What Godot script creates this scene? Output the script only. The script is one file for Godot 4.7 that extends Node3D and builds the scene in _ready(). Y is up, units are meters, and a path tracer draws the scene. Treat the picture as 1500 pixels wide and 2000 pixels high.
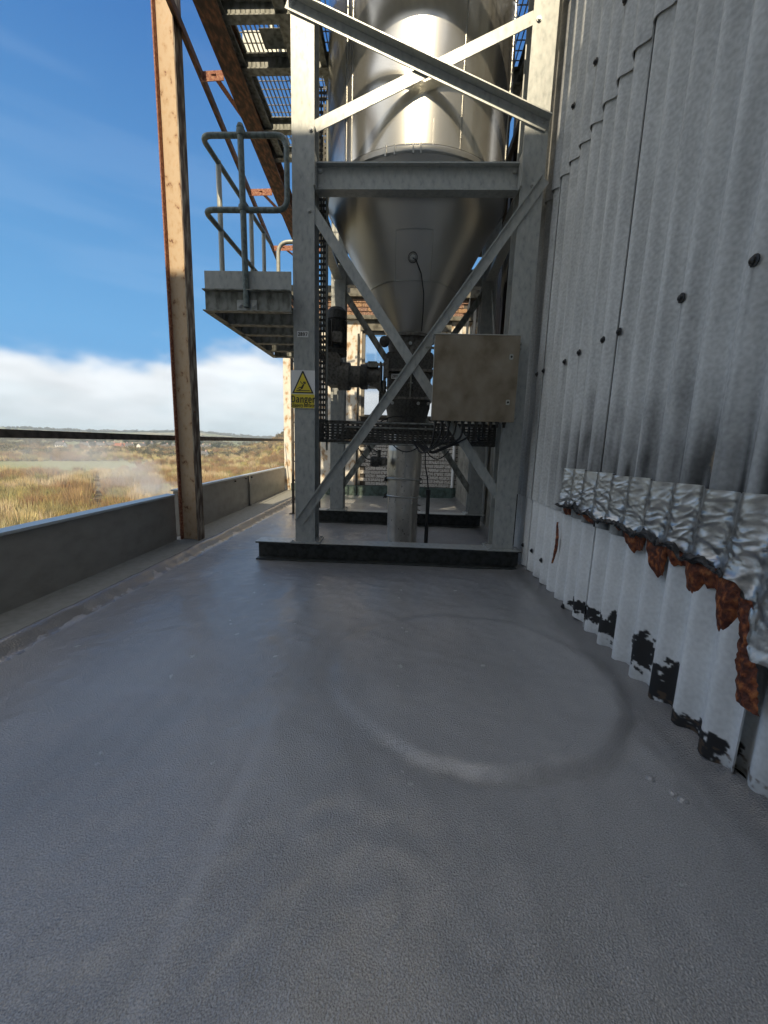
extends Node3D
# Rooftop walkway beside a corrugated wall, a steel-framed silo ahead and a valley beyond.

# ---------------------------------------------------------------- mesh builder
class G:
	var v := PackedVector3Array()
	var n := PackedVector3Array()
	var uv := PackedVector2Array()
	var c := PackedColorArray()
	var col := Color(1, 1, 1)
	var tint := false

	func vert(p: Vector3, nn: Vector3, t := Vector2.ZERO) -> void:
		v.push_back(p); n.push_back(nn); uv.push_back(t); c.push_back(col)

	func tri(a: Vector3, b: Vector3, d: Vector3) -> void:   # counter-clockwise seen from outside
		var nn := (b - a).cross(d - a).normalized()
		vert(a, nn); vert(d, nn); vert(b, nn)

	func quad(a: Vector3, b: Vector3, d: Vector3, e: Vector3) -> void:
		tri(a, b, d); tri(a, d, e)

	func box(at: Vector3, size: Vector3, bas := Basis()) -> void:
		var h := size * 0.5
		var p := []
		for k in 8:
			p.append(at + bas * Vector3(h.x if k & 1 else -h.x, h.y if k & 2 else -h.y, h.z if k & 4 else -h.z))
		quad(p[4], p[5], p[7], p[6]); quad(p[1], p[0], p[2], p[3])
		quad(p[5], p[1], p[3], p[7]); quad(p[0], p[4], p[6], p[2])
		quad(p[6], p[7], p[3], p[2]); quad(p[0], p[1], p[5], p[4])

	func span(lo: Vector3, hi: Vector3) -> void:
		box((lo + hi) * 0.5, (hi - lo).abs())

	func bevel(at: Vector3, size: Vector3, b: float, bas := Basis()) -> void:   # box whose long edges round z are chamfered
		var w := size.x * 0.5
		var h := size.y * 0.5
		var poly := PackedVector2Array([Vector2(-w + b, -h), Vector2(w - b, -h), Vector2(w, -h + b), Vector2(w, h - b), Vector2(w - b, h), Vector2(-w + b, h), Vector2(-w, h - b), Vector2(-w, -h + b)])
		prism(poly, at - bas.z * size.z * 0.5, at + bas.z * size.z * 0.5, bas.y)

	func prism(poly: PackedVector2Array, a: Vector3, b: Vector3, up: Vector3) -> void:
		var t := (b - a).normalized()
		var u := (up - t * up.dot(t)).normalized()
		var s := u.cross(t)
		var k := poly.size()
		for i in k:
			var p := s * poly[i].x + u * poly[i].y
			var q := s * poly[(i + 1) % k].x + u * poly[(i + 1) % k].y
			quad(a + p, a + q, b + q, b + p)
		var idx := Geometry2D.triangulate_polygon(poly)
		for i in range(0, idx.size(), 3):
			var x := poly[idx[i]]
			var y := poly[idx[i + 1]]
			var z := poly[idx[i + 2]]
			if (y - x).cross(z - x) < 0:
				var w := y
				y = z; z = w
			tri(b + s * x.x + u * x.y, b + s * y.x + u * y.y, b + s * z.x + u * z.y)
			tri(a + s * x.x + u * x.y, a + s * z.x + u * z.y, a + s * y.x + u * y.y)

	func grid(rows: Array, uvs: Array = [], cols: Array = [], flip := false) -> void:   # smooth; rows of PackedVector3Array
		var h := rows.size()
		var w: int = rows[0].size()
		var nn := []
		for j in h:
			var line := PackedVector3Array()
			line.resize(w)
			var up: PackedVector3Array = rows[mini(j + 1, h - 1)]
			var dn: PackedVector3Array = rows[maxi(j - 1, 0)]
			var me: PackedVector3Array = rows[j]
			for i in w:
				var q := (me[mini(i + 1, w - 1)] - me[maxi(i - 1, 0)]).cross(up[i] - dn[i]).normalized()
				line[i] = -q if flip else q
			nn.append(line)
		for j in h - 1:
			for i in w - 1:
				var order := [[j, i], [j, i + 1], [j + 1, i + 1], [j, i], [j + 1, i + 1], [j + 1, i]]
				if not flip:
					order = [[j, i], [j + 1, i + 1], [j, i + 1], [j, i], [j + 1, i], [j + 1, i + 1]]
				for o in order:
					if cols.size():
						col = cols[o[0]][o[1]]
					vert(rows[o[0]][o[1]], nn[o[0]][o[1]], uvs[o[0]][o[1]] if uvs.size() else Vector2(float(o[1]) / w, float(o[0]) / h))
		if cols.size():
			tint = true

	func tube(pts: PackedVector3Array, r: float, seg := 8, caps := true) -> void:
		var t0 := (pts[1] - pts[0]).normalized()
		var u := t0.cross(Vector3.UP if absf(t0.y) < 0.9 else Vector3.RIGHT).normalized()
		var rings := []
		var dirs := []
		for i in pts.size():
			var t := (pts[mini(i + 1, pts.size() - 1)] - pts[maxi(i - 1, 0)]).normalized()
			u = (u - t * u.dot(t)).normalized()
			var w := t.cross(u)
			var ring := PackedVector3Array()
			var dir := PackedVector3Array()
			for k in seg + 1:
				var a := TAU * k / seg
				var d := u * cos(a) + w * sin(a)
				dir.push_back(d)
				ring.push_back(pts[i] + d * r)
			rings.append(ring); dirs.append(dir)
		for i in pts.size() - 1:
			for k in seg:
				var q := [[i, k], [i + 1, k + 1], [i, k + 1], [i, k], [i + 1, k], [i + 1, k + 1]]
				q = [[i, k], [i + 1, k + 1], [i, k + 1], [i, k], [i + 1, k], [i + 1, k + 1]]
				for o in q:
					vert(rings[o[0]][o[1]], dirs[o[0]][o[1]])
		if caps:
			for k in range(1, seg - 1):
				tri(rings[0][0], rings[0][k + 1], rings[0][k])
				var e: PackedVector3Array = rings[-1]
				tri(e[0], e[k], e[k + 1])

	func lathe(prof: Array, at: Vector3, seg := 48, axis := Basis()) -> void:   # prof: Vector2(radius, height) upwards
		for i in prof.size() - 1:
			var a: Vector2 = prof[i]
			var b: Vector2 = prof[i + 1]
			var sl := Vector2(b.y - a.y, -(b.x - a.x)).normalized()
			for k in seg:
				var q := [[a, k], [b, k + 1], [a, k + 1], [a, k], [b, k], [b, k + 1]]
				for o in q:
					var ang: float = -TAU * o[1] / seg
					var d := Vector3(cos(ang), 0, sin(ang))
					vert(at + axis * (d * o[0].x + Vector3.UP * o[0].y), axis * (d * sl.x + Vector3.UP * sl.y), Vector2(float(o[1]) / seg * 12.0, o[0].y))

	func mesh() -> ArrayMesh:
		var a := []
		a.resize(Mesh.ARRAY_MAX)
		a[Mesh.ARRAY_VERTEX] = v
		a[Mesh.ARRAY_NORMAL] = n
		a[Mesh.ARRAY_TEX_UV] = uv
		if tint:
			a[Mesh.ARRAY_COLOR] = c
		var m := ArrayMesh.new()
		m.add_surface_from_arrays(Mesh.PRIMITIVE_TRIANGLES, a)
		return m

# ---------------------------------------------------------------- naming helpers
var used := {}

func numbered(called: String) -> String:
	var k: int = used.get(called, -1) + 1
	used[called] = k
	return called if k == 0 else "%s_%03d" % [called, k]

func thing(called: String, label: String, category: String, at := Vector3.ZERO, group := "") -> Node3D:
	var o := Node3D.new()
	o.name = numbered(called)
	add_child(o)
	o.position = at
	tag(o, label, category, group)
	return o

func tag(o: Node3D, label: String, category: String, group := "") -> void:
	o.set_meta("label", label)
	o.set_meta("category", category)
	if group:
		o.set_meta("group", group)

func put(called: String, g: G, m: Material, parent: Node3D = null) -> MeshInstance3D:
	return hang(called, g.mesh(), m, parent)

func hang(called: String, me: Mesh, m: Material, parent: Node3D = null) -> MeshInstance3D:
	var o := MeshInstance3D.new()
	o.mesh = me
	o.material_override = m
	if parent == null:
		o.name = numbered(called)
		add_child(o)
	else:
		o.name = called
		parent.add_child(o, true)
	return o

func copy_of(src: Node3D, at: Vector3, turn: float, sc: float, label: String, group: String) -> Node3D:
	var o: Node3D = src.duplicate()
	var base := str(src.name).rstrip("0123456789").trim_suffix("_")
	o.name = numbered(base)
	add_child(o)
	o.position = at
	o.rotation.y = turn
	o.scale = Vector3.ONE * sc
	o.set_meta("label", label)
	o.set_meta("group", group)
	return o

func structure(called: String, g: G, m: Material) -> MeshInstance3D:
	var o := put(called, g, m)
	o.set_meta("kind", "structure")
	return o

func stuff(o: Node3D) -> void:
	o.set_meta("kind", "stuff")

# ---------------------------------------------------------------- materials
func lin(r: float, g: float, b: float) -> Color:
	return Color(r, g, b).linear_to_srgb()

func noise(freq: float, sd: int, oct := 4, type := FastNoiseLite.TYPE_SIMPLEX_SMOOTH) -> FastNoiseLite:
	var f := FastNoiseLite.new()
	f.noise_type = type
	f.frequency = freq
	f.seed = sd
	f.fractal_octaves = oct
	if oct == 1:
		f.fractal_type = FastNoiseLite.FRACTAL_NONE
	return f

func ntex(freq: float, sd: int, size: int, stops: Array = [], oct := 4, type := FastNoiseLite.TYPE_SIMPLEX_SMOOTH) -> NoiseTexture2D:
	var t := NoiseTexture2D.new()
	t.noise = noise(freq, sd, oct, type)
	t.width = size
	t.height = size
	t.seamless = true
	if stops.size():
		var g := Gradient.new()
		var offs := PackedFloat32Array()
		var cols := PackedColorArray()
		for s in stops:
			offs.push_back(s[0]); cols.push_back(s[1])
		g.offsets = offs
		g.colors = cols
		t.color_ramp = g
	return t

func plain(name_: String, c: Color, rough := 0.6, metal := 0.0) -> StandardMaterial3D:
	var m := StandardMaterial3D.new()
	m.resource_name = name_
	m.albedo_color = c
	m.roughness = rough
	m.metallic = metal
	return m

func tri_on(m: StandardMaterial3D, t: Texture2D, sc: Vector3) -> StandardMaterial3D:
	m.albedo_texture = t
	m.uv1_triplanar = true
	m.uv1_world_triplanar = true
	m.uv1_scale = sc
	return m

func bump(m: StandardMaterial3D, t: Texture2D, cm: float) -> StandardMaterial3D:
	m.heightmap_enabled = true
	m.heightmap_texture = t
	m.heightmap_scale = cm
	return m

var M := {}

func make_materials() -> void:
	var spangle := ntex(0.018, 11, 512, [[0.0, Color(0.78, 0.80, 0.80)], [0.35, Color(0.90, 0.915, 0.91)], [0.6, Color(0.93, 0.94, 0.93)], [1.0, Color(1, 1, 1)]], 6)
	var grime := ntex(0.012, 12, 512, [[0.0, Color(0.56, 0.55, 0.53)], [0.4, Color(0.82, 0.82, 0.8)], [0.62, Color(0.95, 0.95, 0.94)], [1.0, Color(1, 1, 1)]], 6)
	var rgh := ntex(0.02, 13, 512, [[0.0, Color(0.55, 0.55, 0.55)], [1.0, Color(1, 1, 1)]], 4)
	var subtle := ntex(0.015, 15, 512, [[0.0, Color(0.87, 0.87, 0.86)], [0.5, Color(0.95, 0.95, 0.945)], [1.0, Color(1, 1, 1)]], 6)
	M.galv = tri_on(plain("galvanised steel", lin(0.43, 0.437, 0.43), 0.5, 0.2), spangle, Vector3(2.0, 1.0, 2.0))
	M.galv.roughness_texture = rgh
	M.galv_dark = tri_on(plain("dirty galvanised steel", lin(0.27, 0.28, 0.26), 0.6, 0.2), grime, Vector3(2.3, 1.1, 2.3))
	M.galv_pale = tri_on(plain("pale galvanised tube", lin(0.5, 0.5, 0.46), 0.5, 0.3), spangle, Vector3(3, 3, 3))
	M.green_tube = tri_on(plain("painted guard rail tube", lin(0.15, 0.19, 0.185), 0.45, 0.1), grime, Vector3(4, 4, 4))
	M.bolt = plain("zinc bolt", lin(0.42, 0.43, 0.42), 0.4, 0.7)
	M.black = plain("black rubber", lin(0.012, 0.012, 0.013), 0.5)
	M.dark_iron = tri_on(plain("grimy dark iron", lin(0.075, 0.073, 0.068), 0.6, 0.2), grime, Vector3(5, 5, 5))
	M.valve = tri_on(plain("dusty cast iron", lin(0.17, 0.16, 0.145), 0.65, 0.1), grime, Vector3(4, 4, 4))
	M.beam_shade = tri_on(plain("shade-dark base beam", lin(0.06, 0.066, 0.066), 0.5, 0.1), grime, Vector3(2, 2, 2))  # near-black puts the shade of the web recess into the beam colour
	# brushed stainless steel of the silo
	var brushed := ntex(0.16, 21, 512, [[0.0, Color(0.82, 0.82, 0.80)], [0.5, Color(0.94, 0.94, 0.93)], [1.0, Color(1, 1, 1)]], 3)
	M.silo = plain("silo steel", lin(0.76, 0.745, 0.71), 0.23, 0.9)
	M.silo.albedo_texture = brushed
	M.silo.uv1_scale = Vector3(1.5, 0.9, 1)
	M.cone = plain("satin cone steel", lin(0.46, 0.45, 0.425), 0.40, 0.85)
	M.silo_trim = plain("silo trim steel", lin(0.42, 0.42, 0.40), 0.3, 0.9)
	M.pipe = tri_on(plain("stainless pipe", lin(0.60, 0.57, 0.52), 0.42, 0.7), subtle, Vector3(2.2, 1.3, 2.2))
	M.pipe.roughness_texture = rgh
	# control box: stained stainless
	var stain := ntex(0.008, 31, 512, [[0.0, Color(0.74, 0.69, 0.61)], [0.35, Color(0.87, 0.83, 0.77)], [0.6, Color(0.92, 0.89, 0.84)], [1.0, Color(1, 0.98, 0.95)]], 6)
	M.cabinet = tri_on(plain("stained cabinet steel", lin(0.30, 0.275, 0.23), 0.38, 0.3), stain, Vector3(1.1, 0.9, 1.1))
	M.cabinet_edge = plain("cabinet edge", lin(0.6, 0.6, 0.57), 0.3, 0.7)
	# parapet
	M.parapet = tri_on(plain("grey panel", lin(0.32, 0.31, 0.29), 0.42, 0.12), subtle, Vector3(0.5, 0.9, 0.5))
	M.coping = plain("panel coping", lin(0.42, 0.46, 0.48), 0.35, 0.3)
	M.kerb = tri_on(plain("weathered concrete", lin(0.25, 0.255, 0.24), 0.75), subtle, Vector3(1.6, 1.6, 1.6))
	M.rail = tri_on(plain("brown flat bar", lin(0.10, 0.085, 0.075), 0.6, 0.1), grime, Vector3(2, 2, 2))
	# rusty post with peeling cream paint
	var peel := ntex(0.02, 41, 1024, [[0.0, lin(0.08, 0.04, 0.025)], [0.15, lin(0.20, 0.10, 0.055)], [0.22, lin(0.46, 0.31, 0.18)], [0.40, lin(0.53, 0.39, 0.25)], [0.62, lin(0.55, 0.42, 0.28)], [1.0, lin(0.53, 0.36, 0.21)]], 6)
	var soiled := ntex(0.02, 44, 512, [[0.0, lin(0.05, 0.032, 0.024)], [0.35, lin(0.13, 0.09, 0.065)], [0.55, lin(0.22, 0.18, 0.14)], [0.75, lin(0.38, 0.33, 0.26)], [1.0, lin(0.44, 0.38, 0.3)]], 6)  # darker copy of the peeling paint, with shade put into its colour
	M.soiled = tri_on(plain("soiled peeling paint", Color(1, 1, 1), 0.8), soiled, Vector3(1.6, 0.35, 1.6))
	bump(M.soiled, soiled, 0.2)
	M.peel = tri_on(plain("peeling cream paint on rust", Color(1, 1, 1), 0.7), peel, Vector3(0.55, 0.38, 0.55))
	bump(M.peel, peel, 0.15)
	var brown := ntex(0.02, 42, 512, [[0.0, lin(0.03, 0.018, 0.014)], [0.4, lin(0.07, 0.042, 0.03)], [0.7, lin(0.17, 0.075, 0.04)], [1.0, lin(0.26, 0.15, 0.09)]], 5)
	M.rust = tri_on(plain("rust brown steel", Color(1, 1, 1), 0.8), brown, Vector3(1.7, 0.6, 0.7))
	var redlead := ntex(0.02, 43, 512, [[0.0, lin(0.14, 0.04, 0.025)], [0.5, lin(0.30, 0.12, 0.07)], [1.0, lin(0.48, 0.3, 0.17)]], 5)
	M.redlead = tri_on(plain("faded red oxide paint", Color(1, 1, 1), 0.75), redlead, Vector3(3, 3, 3))
	# render and bricks
	var flaky := ntex(0.012, 51, 1024, [[0.0, lin(0.24, 0.14, 0.08)], [0.24, lin(0.48, 0.34, 0.21)], [0.38, lin(0.62, 0.55, 0.45)], [0.5, lin(0.68, 0.64, 0.56)], [1.0, lin(0.74, 0.71, 0.64)]], 6)
	M.flaky = tri_on(plain("flaking white masonry paint", Color(1, 1, 1), 0.9), flaky, Vector3(0.5, 0.35, 0.5))
	bump(M.flaky, flaky, 0.6)
	M.brick = []
	for k in 3:
		var t := ntex(0.05 + 0.01 * k, 52 + k, 256, [[0.0, lin(0.09, 0.06, 0.045)], [0.26, lin(0.26, 0.20, 0.15)], [0.36, lin(0.56, 0.53, 0.48)], [1.0, lin(0.74 - 0.06 * k, 0.72 - 0.06 * k, 0.67 - 0.06 * k)]], 4)
		M.brick.append(tri_on(plain("painted brick", Color(1, 1, 1), 0.9), t, Vector3(1.7, 1.7, 1.7)))
	M.old_brick = []
	for k in 3:
		var t := ntex(0.06, 56 + k, 256, [[0.0, lin(0.10, 0.05, 0.03)], [0.5, lin(0.34 - 0.05 * k, 0.20 - 0.03 * k, 0.11)], [1.0, lin(0.50, 0.36, 0.22)]], 4)
		M.old_brick.append(tri_on(plain("bare brown brick", Color(1, 1, 1), 0.9), t, Vector3(2, 2, 2)))
	M.mortar = plain("mortar", lin(0.10, 0.09, 0.08), 0.95)
	M.stone = tri_on(plain("coping stone", lin(0.2, 0.19, 0.16), 0.9), grime, Vector3(1, 1, 1))
	M.green = tri_on(plain("green kerb paint", lin(0.10, 0.15, 0.135), 0.5), grime, Vector3(1, 1, 1))
	M.frame = plain("window frame", lin(0.16, 0.15, 0.13), 0.6)
	M.glass = plain("pane", Color(0.9, 0.95, 1.0, 0.12), 0.06)
	M.glass.transparency = BaseMaterial3D.TRANSPARENCY_ALPHA
	M.dark_board = tri_on(plain("void-dark board", lin(0.035, 0.03, 0.027), 0.85), grime, Vector3(4, 0.6, 4))  # near-black colour stands in for shade in the open void
	M.far_sheet = tri_on(plain("dirty corrugated sheet", lin(0.30, 0.29, 0.26), 0.8), grime, Vector3(1.5, 0.5, 1.5))
	# floor
	M.floor = plain("grey roof coating", lin(0.375, 0.375, 0.378), 0.28)
	M.floor.clearcoat_enabled = true
	M.floor.clearcoat = 0.8
	M.floor.clearcoat_roughness = 0.29
	M.floor.vertex_color_use_as_albedo = true
	var grit := ntex(0.22, 61, 1024, [[0.0, Color(0.60, 0.60, 0.60)], [0.38, Color(0.82, 0.82, 0.82)], [0.6, Color(0.95, 0.95, 0.95)], [1.0, Color(1, 1, 1)]], 3)
	tri_on(M.floor, grit, Vector3(0.9, 0.9, 0.9))
	M.floor.roughness_texture = ntex(0.012, 62, 512, [[0.0, Color(0.62, 0.62, 0.62)], [0.45, Color(0.75, 0.75, 0.75)], [0.6, Color(0.92, 0.92, 0.92)], [1.0, Color(1, 1, 1)]], 5)
	M.floor.metallic_specular = 0.8
	bump(M.floor, ntex(0.2, 63, 1024, [], 3, FastNoiseLite.TYPE_CELLULAR), 0.5)
	M.wet = plain("wet roof coating", lin(0.20, 0.197, 0.195), 0.13)
	M.wet.metallic_specular = 0.8
	bump(M.wet, grit, 0.5)
	M.wet.uv1_triplanar = true
	M.wet.uv1_world_triplanar = true
	M.wet.uv1_scale = Vector3(0.35, 0.35, 0.35)
	# foil, foam
	var crease := ntex(0.02, 71, 512, [], 4, FastNoiseLite.TYPE_CELLULAR)
	M.foil = tri_on(plain("aluminium foil tape", lin(0.47, 0.475, 0.475), 0.36, 0.85), ntex(0.02, 72, 256, [[0.0, Color(0.6, 0.6, 0.6)], [0.5, Color(0.92, 0.92, 0.92)], [1.0, Color(1, 1, 1)]]), Vector3(2.5, 2.5, 2.5))
	bump(M.foil, crease, 0.10)
	M.bitumen = plain("torn black backing", lin(0.02, 0.02, 0.021), 0.55)
	var foamt := ntex(0.03, 73, 512, [[0.0, lin(0.025, 0.010, 0.008)], [0.40, lin(0.075, 0.022, 0.011)], [0.56, lin(0.19, 0.055, 0.018)], [0.75, lin(0.40, 0.16, 0.045)], [1.0, lin(0.55, 0.32, 0.12)]], 6)
	M.foam = tri_on(plain("aged insulation foam", lin(0.85, 0.68, 0.62), 0.7), foamt, Vector3(2.0, 1.6, 2.0))
	bump(M.foam, foamt, 0.8)
	# landscape
	M.ground = plain("grass and scrub ground", Color(1, 1, 1), 0.95)
	M.ground.vertex_color_use_as_albedo = true
	M.leaf = plain("twigs", Color(1, 1, 1), 0.85)
	M.leaf.vertex_color_use_as_albedo = true
	M.bark = plain("bark", lin(0.08, 0.06, 0.04), 0.9)
	M.house_wall = plain("white house wall", lin(0.78, 0.75, 0.68), 0.8)
	M.house_cream = plain("cream house wall", lin(0.7, 0.6, 0.4), 0.8)
	M.house_pink = plain("pink house wall", lin(0.62, 0.4, 0.33), 0.8)
	M.slate = plain("slate roof", lin(0.10, 0.095, 0.09), 0.7)
	M.tile = plain("red tile roof", lin(0.25, 0.10, 0.06), 0.8)
	M.house_glass = plain("dark window", lin(0.03, 0.035, 0.04), 0.15)
	M.concrete = tri_on(plain("light-bouncing white render", lin(0.74, 0.72, 0.67), 0.9), grime, Vector3(0.4, 0.4, 0.4))  # white raised to bounce fill light back onto the walkway
	M.white = plain("sign white", lin(0.72, 0.73, 0.72), 0.45)
	M.yellow = plain("sign yellow", lin(0.72, 0.58, 0.05), 0.45)
	M.ink = plain("sign ink", lin(0.035, 0.035, 0.03), 0.5)
	M.deck_bar = tri_on(plain("grating steel", lin(0.2, 0.2, 0.19), 0.6, 0.2), grime, Vector3(3, 3, 3))

# ---------------------------------------------------------------- sections
func isec(w: float, h: float, tf: float, tw: float) -> PackedVector2Array:
	var a := w * 0.5
	var b := h * 0.5
	var t := tw * 0.5
	return PackedVector2Array([Vector2(-a, -b), Vector2(a, -b), Vector2(a, -b + tf), Vector2(t, -b + tf), Vector2(t, b - tf), Vector2(a, b - tf), Vector2(a, b), Vector2(-a, b), Vector2(-a, b - tf), Vector2(-t, b - tf), Vector2(-t, -b + tf), Vector2(-a, -b + tf)])

func lsec(w: float, h: float, t: float) -> PackedVector2Array:   # upright leg from the origin down, other leg at the top towards +x
	return PackedVector2Array([Vector2(0, -h), Vector2(t, -h), Vector2(t, -t), Vector2(w, -t), Vector2(w, 0), Vector2(0, 0)])

func mirror(p: PackedVector2Array) -> PackedVector2Array:
	var q := PackedVector2Array()
	for i in range(p.size() - 1, -1, -1):
		q.push_back(Vector2(-p[i].x, p[i].y))
	return q

func rect(w: float, h: float) -> PackedVector2Array:
	return PackedVector2Array([Vector2(-w, -h) * 0.5, Vector2(w, -h) * 0.5, Vector2(w, h) * 0.5, Vector2(-w, h) * 0.5])

func ngon(r: float, k: int) -> PackedVector2Array:
	var p := PackedVector2Array()
	for i in k:
		p.push_back(Vector2(cos(TAU * i / k), sin(TAU * i / k)) * r)
	return p

func bent(pts: Array, r: float, k := 5) -> PackedVector3Array:   # polyline with rounded corners
	var out := PackedVector3Array([pts[0]])
	for i in range(1, pts.size() - 1):
		var p: Vector3 = pts[i]
		var a: Vector3 = p + (pts[i - 1] - p).normalized() * r
		var b: Vector3 = p + (pts[i + 1] - p).normalized() * r
		for j in k + 1:
			var t := float(j) / k
			out.push_back(a.lerp(p, t).lerp(p.lerp(b, t), t))
	out.push_back(pts[-1])
	return out

func sag(a: Vector3, b: Vector3, drop: float, k := 10) -> PackedVector3Array:
	var out := PackedVector3Array()
	for i in k + 1:
		var t := float(i) / k
		out.push_back(a.lerp(b, t) - Vector3.UP * drop * 4.0 * t * (1.0 - t))
	return out

func bolt_mesh(r: float) -> ArrayMesh:
	var g := G.new()
	g.prism(ngon(r, 6), Vector3.ZERO, Vector3(0, 0, r * 0.9), Vector3.UP)
	g.prism(ngon(r * 1.5, 10), Vector3(0, 0, -r * 0.2), Vector3(0, 0, r * 0.25), Vector3.UP)
	return g.mesh()

func bolt_at(parent: Node3D, me: Mesh, at: Vector3, face := "front") -> void:
	var o := hang("bolt", me, M.bolt, parent)
	o.position = at
	if face == "up":
		o.rotation.x = -PI / 2
	elif face == "left":
		o.rotation.y = -PI / 2

func letters(parent: Node3D, text: String, h: float, at: Vector3, m: Material, called: String, squeeze := 1.0) -> void:
	var f := SystemFont.new()
	f.font_names = PackedStringArray(["Droid Sans"])
	f.font_weight = 700
	var t := TextMesh.new()
	t.font = f
	t.text = text
	t.font_size = 64
	t.pixel_size = h / 46.0
	t.depth = 0.002
	t.curve_step = 2.0
	var o := hang(called, t, m, parent)
	o.position = at
	o.scale = Vector3(squeeze, 1, 1)

# ================================================================ scene
func _ready() -> void:
	var cam := Camera3D.new()
	cam.name = "camera"
	cam.transform = Transform3D(Basis(Vector3(0.99858947, 0.02856509, -0.04475612), Vector3(-0.0357417, 0.98500302, -0.1687945), Vector3(0.03926328, 0.17015607, 0.98463461)), Vector3(0, 1.15, 0))
	cam.fov = 104.81
	cam.near = 0.05
	cam.far = 12000.0
	add_child(cam)
	cam.current = true
	var we := WorldEnvironment.new()
	we.name = "environment"
	var env := Environment.new()
	env.background_mode = Environment.BG_SKY
	env.sky = make_sky()
	env.background_energy_multiplier = 1.0
	env.tonemap_mode = Environment.TONE_MAPPER_LINEAR
	env.tonemap_exposure = 2.15
	env.sdfgi_enabled = true
	env.ssao_enabled = true
	env.ssil_enabled = true
	env.fog_enabled = true
	env.fog_density = 0.00023
	env.fog_light_color = Color(0.80, 0.86, 0.90)
	env.volumetric_fog_enabled = true
	env.volumetric_fog_density = 0.0
	we.environment = env
	add_child(we)
	var sun := DirectionalLight3D.new()
	sun.name = "sun"
	sun.light_energy = 0.88
	sun.light_color = Color(1.0, 0.925, 0.79)
	sun.light_angular_distance = 0.5
	sun.shadow_enabled = true
	var el := deg_to_rad(46.0)
	var az := deg_to_rad(-3.0)
	var to_sun := Vector3(sin(az) * cos(el), sin(el), cos(az) * cos(el))
	sun.basis = Basis.looking_at(-to_sun, Vector3.UP)
	add_child(sun)

	make_materials()
	landscape()
	buildings()
	roof()
	corrugated_wall()
	back_building()
	far_right_wall()
	parapet_and_post()
	lattice()
	frame()
	silo()
	valve_and_pipe()
	control_box()
	trays()
	platform()
	upper_deck()
	signs()
	trees_and_houses()
	steam()

func make_sky() -> Sky:
	var w := 1536
	var h := 768
	var im := Image.create(w, h, false, Image.FORMAT_RGBF)
	var big := noise(1.1, 5, 5)
	var wisp := noise(2.2, 8, 4)
	var puff := noise(1.5, 21, 5)
	for j in h:
		var e := 90.0 - 180.0 * (j + 0.5) / h
		var blue := Color(0.020, 0.086, 0.27)
		var s := clampf((46.0 - e) / 34.0, 0.0, 1.0)
		blue = blue.lerp(Color(0.09, 0.245, 0.45), s)
		if e > 46:
			blue = blue.lerp(Color(0.022, 0.09, 0.28), clampf((e - 46.0) / 40.0, 0, 1))
		if e < -3.0:
			for i in w:
				im.set_pixel(i, j, Color(0.30, 0.30, 0.25))
			continue
		var ce := cos(deg_to_rad(e))
		for i in w:
			var a := TAU * (i + 0.5) / w   # the panorama starts straight ahead
			var d := Vector3(sin(a) * ce, sin(deg_to_rad(e)) * 2.2, -cos(a) * ce)
			var c := blue
			var top := 9.6 + 2.4 * big.get_noise_3d(d.x * 1.3, 0.3, d.z * 1.3) + 3.4 * big.get_noise_3dv(d * 2.2) + 1.6 * wisp.get_noise_3dv(d * 5.0)
			var k := smoothstep(top + 1.6, top - 2.2, e)
			var white := Color(0.54, 0.56, 0.575).lerp(Color(0.395, 0.455, 0.48), smoothstep(top - 2.0, top - 10.0, e))
			var mott := 1.0 + 0.16 * wisp.get_noise_3dv(d * 2.0) + 0.10 * big.get_noise_3d(d.x * 6.0, d.y * 14.0, d.z * 6.0)
			c = c.lerp(Color(white.r * mott, white.g * mott, white.b * mott), k * 0.96)
			# faint high streaks
			var st := clampf(wisp.get_noise_3d(d.x * 0.9 + d.z * 0.5, d.y * 2.6, d.z * 0.7) * 1.2 - 0.1, 0.0, 0.35) * smoothstep(55.0, 25.0, e)
			c = c.lerp(Color(0.6, 0.68, 0.78), st * 0.10)
			# bright broken cloud added out of view for fill light, gap towards the valley
			if e > 14.0:
				var gap := exp(-pow(wrapf(rad_to_deg(a) + 30.0, -180.0, 180.0) / 46.0, 4.0)) * smoothstep(60.0, 48.0, e)
				var q := Vector3(d.x, 0, d.z) / (sin(deg_to_rad(e)) + 0.25)
				var cv := 0.66 + 0.8 * puff.get_noise_3dv(q) - 1.0 * gap
				var fill_cloud := smoothstep(0.36, 0.66, cv)
				c = c.lerp(Color(0.80, 0.81, 0.82).lerp(Color(1.0, 0.99, 0.97), smoothstep(0.5, 0.9, cv)), fill_cloud * smoothstep(14.0, 24.0, e) * 0.95)
			c = Color(c.r * 0.80, c.g * 0.80, c.b * 0.80)
			im.set_pixel(i, j, c)
	var p := PanoramaSkyMaterial.new()
	p.panorama = ImageTexture.create_from_image(im)
	p.energy_multiplier = 1.0
	var sky := Sky.new()
	sky.sky_material = p
	return sky

# ---------------------------------------------------------------- land
var hill := noise(0.0016, 91, 4)
var bumpy := noise(0.02, 92, 3)

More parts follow.
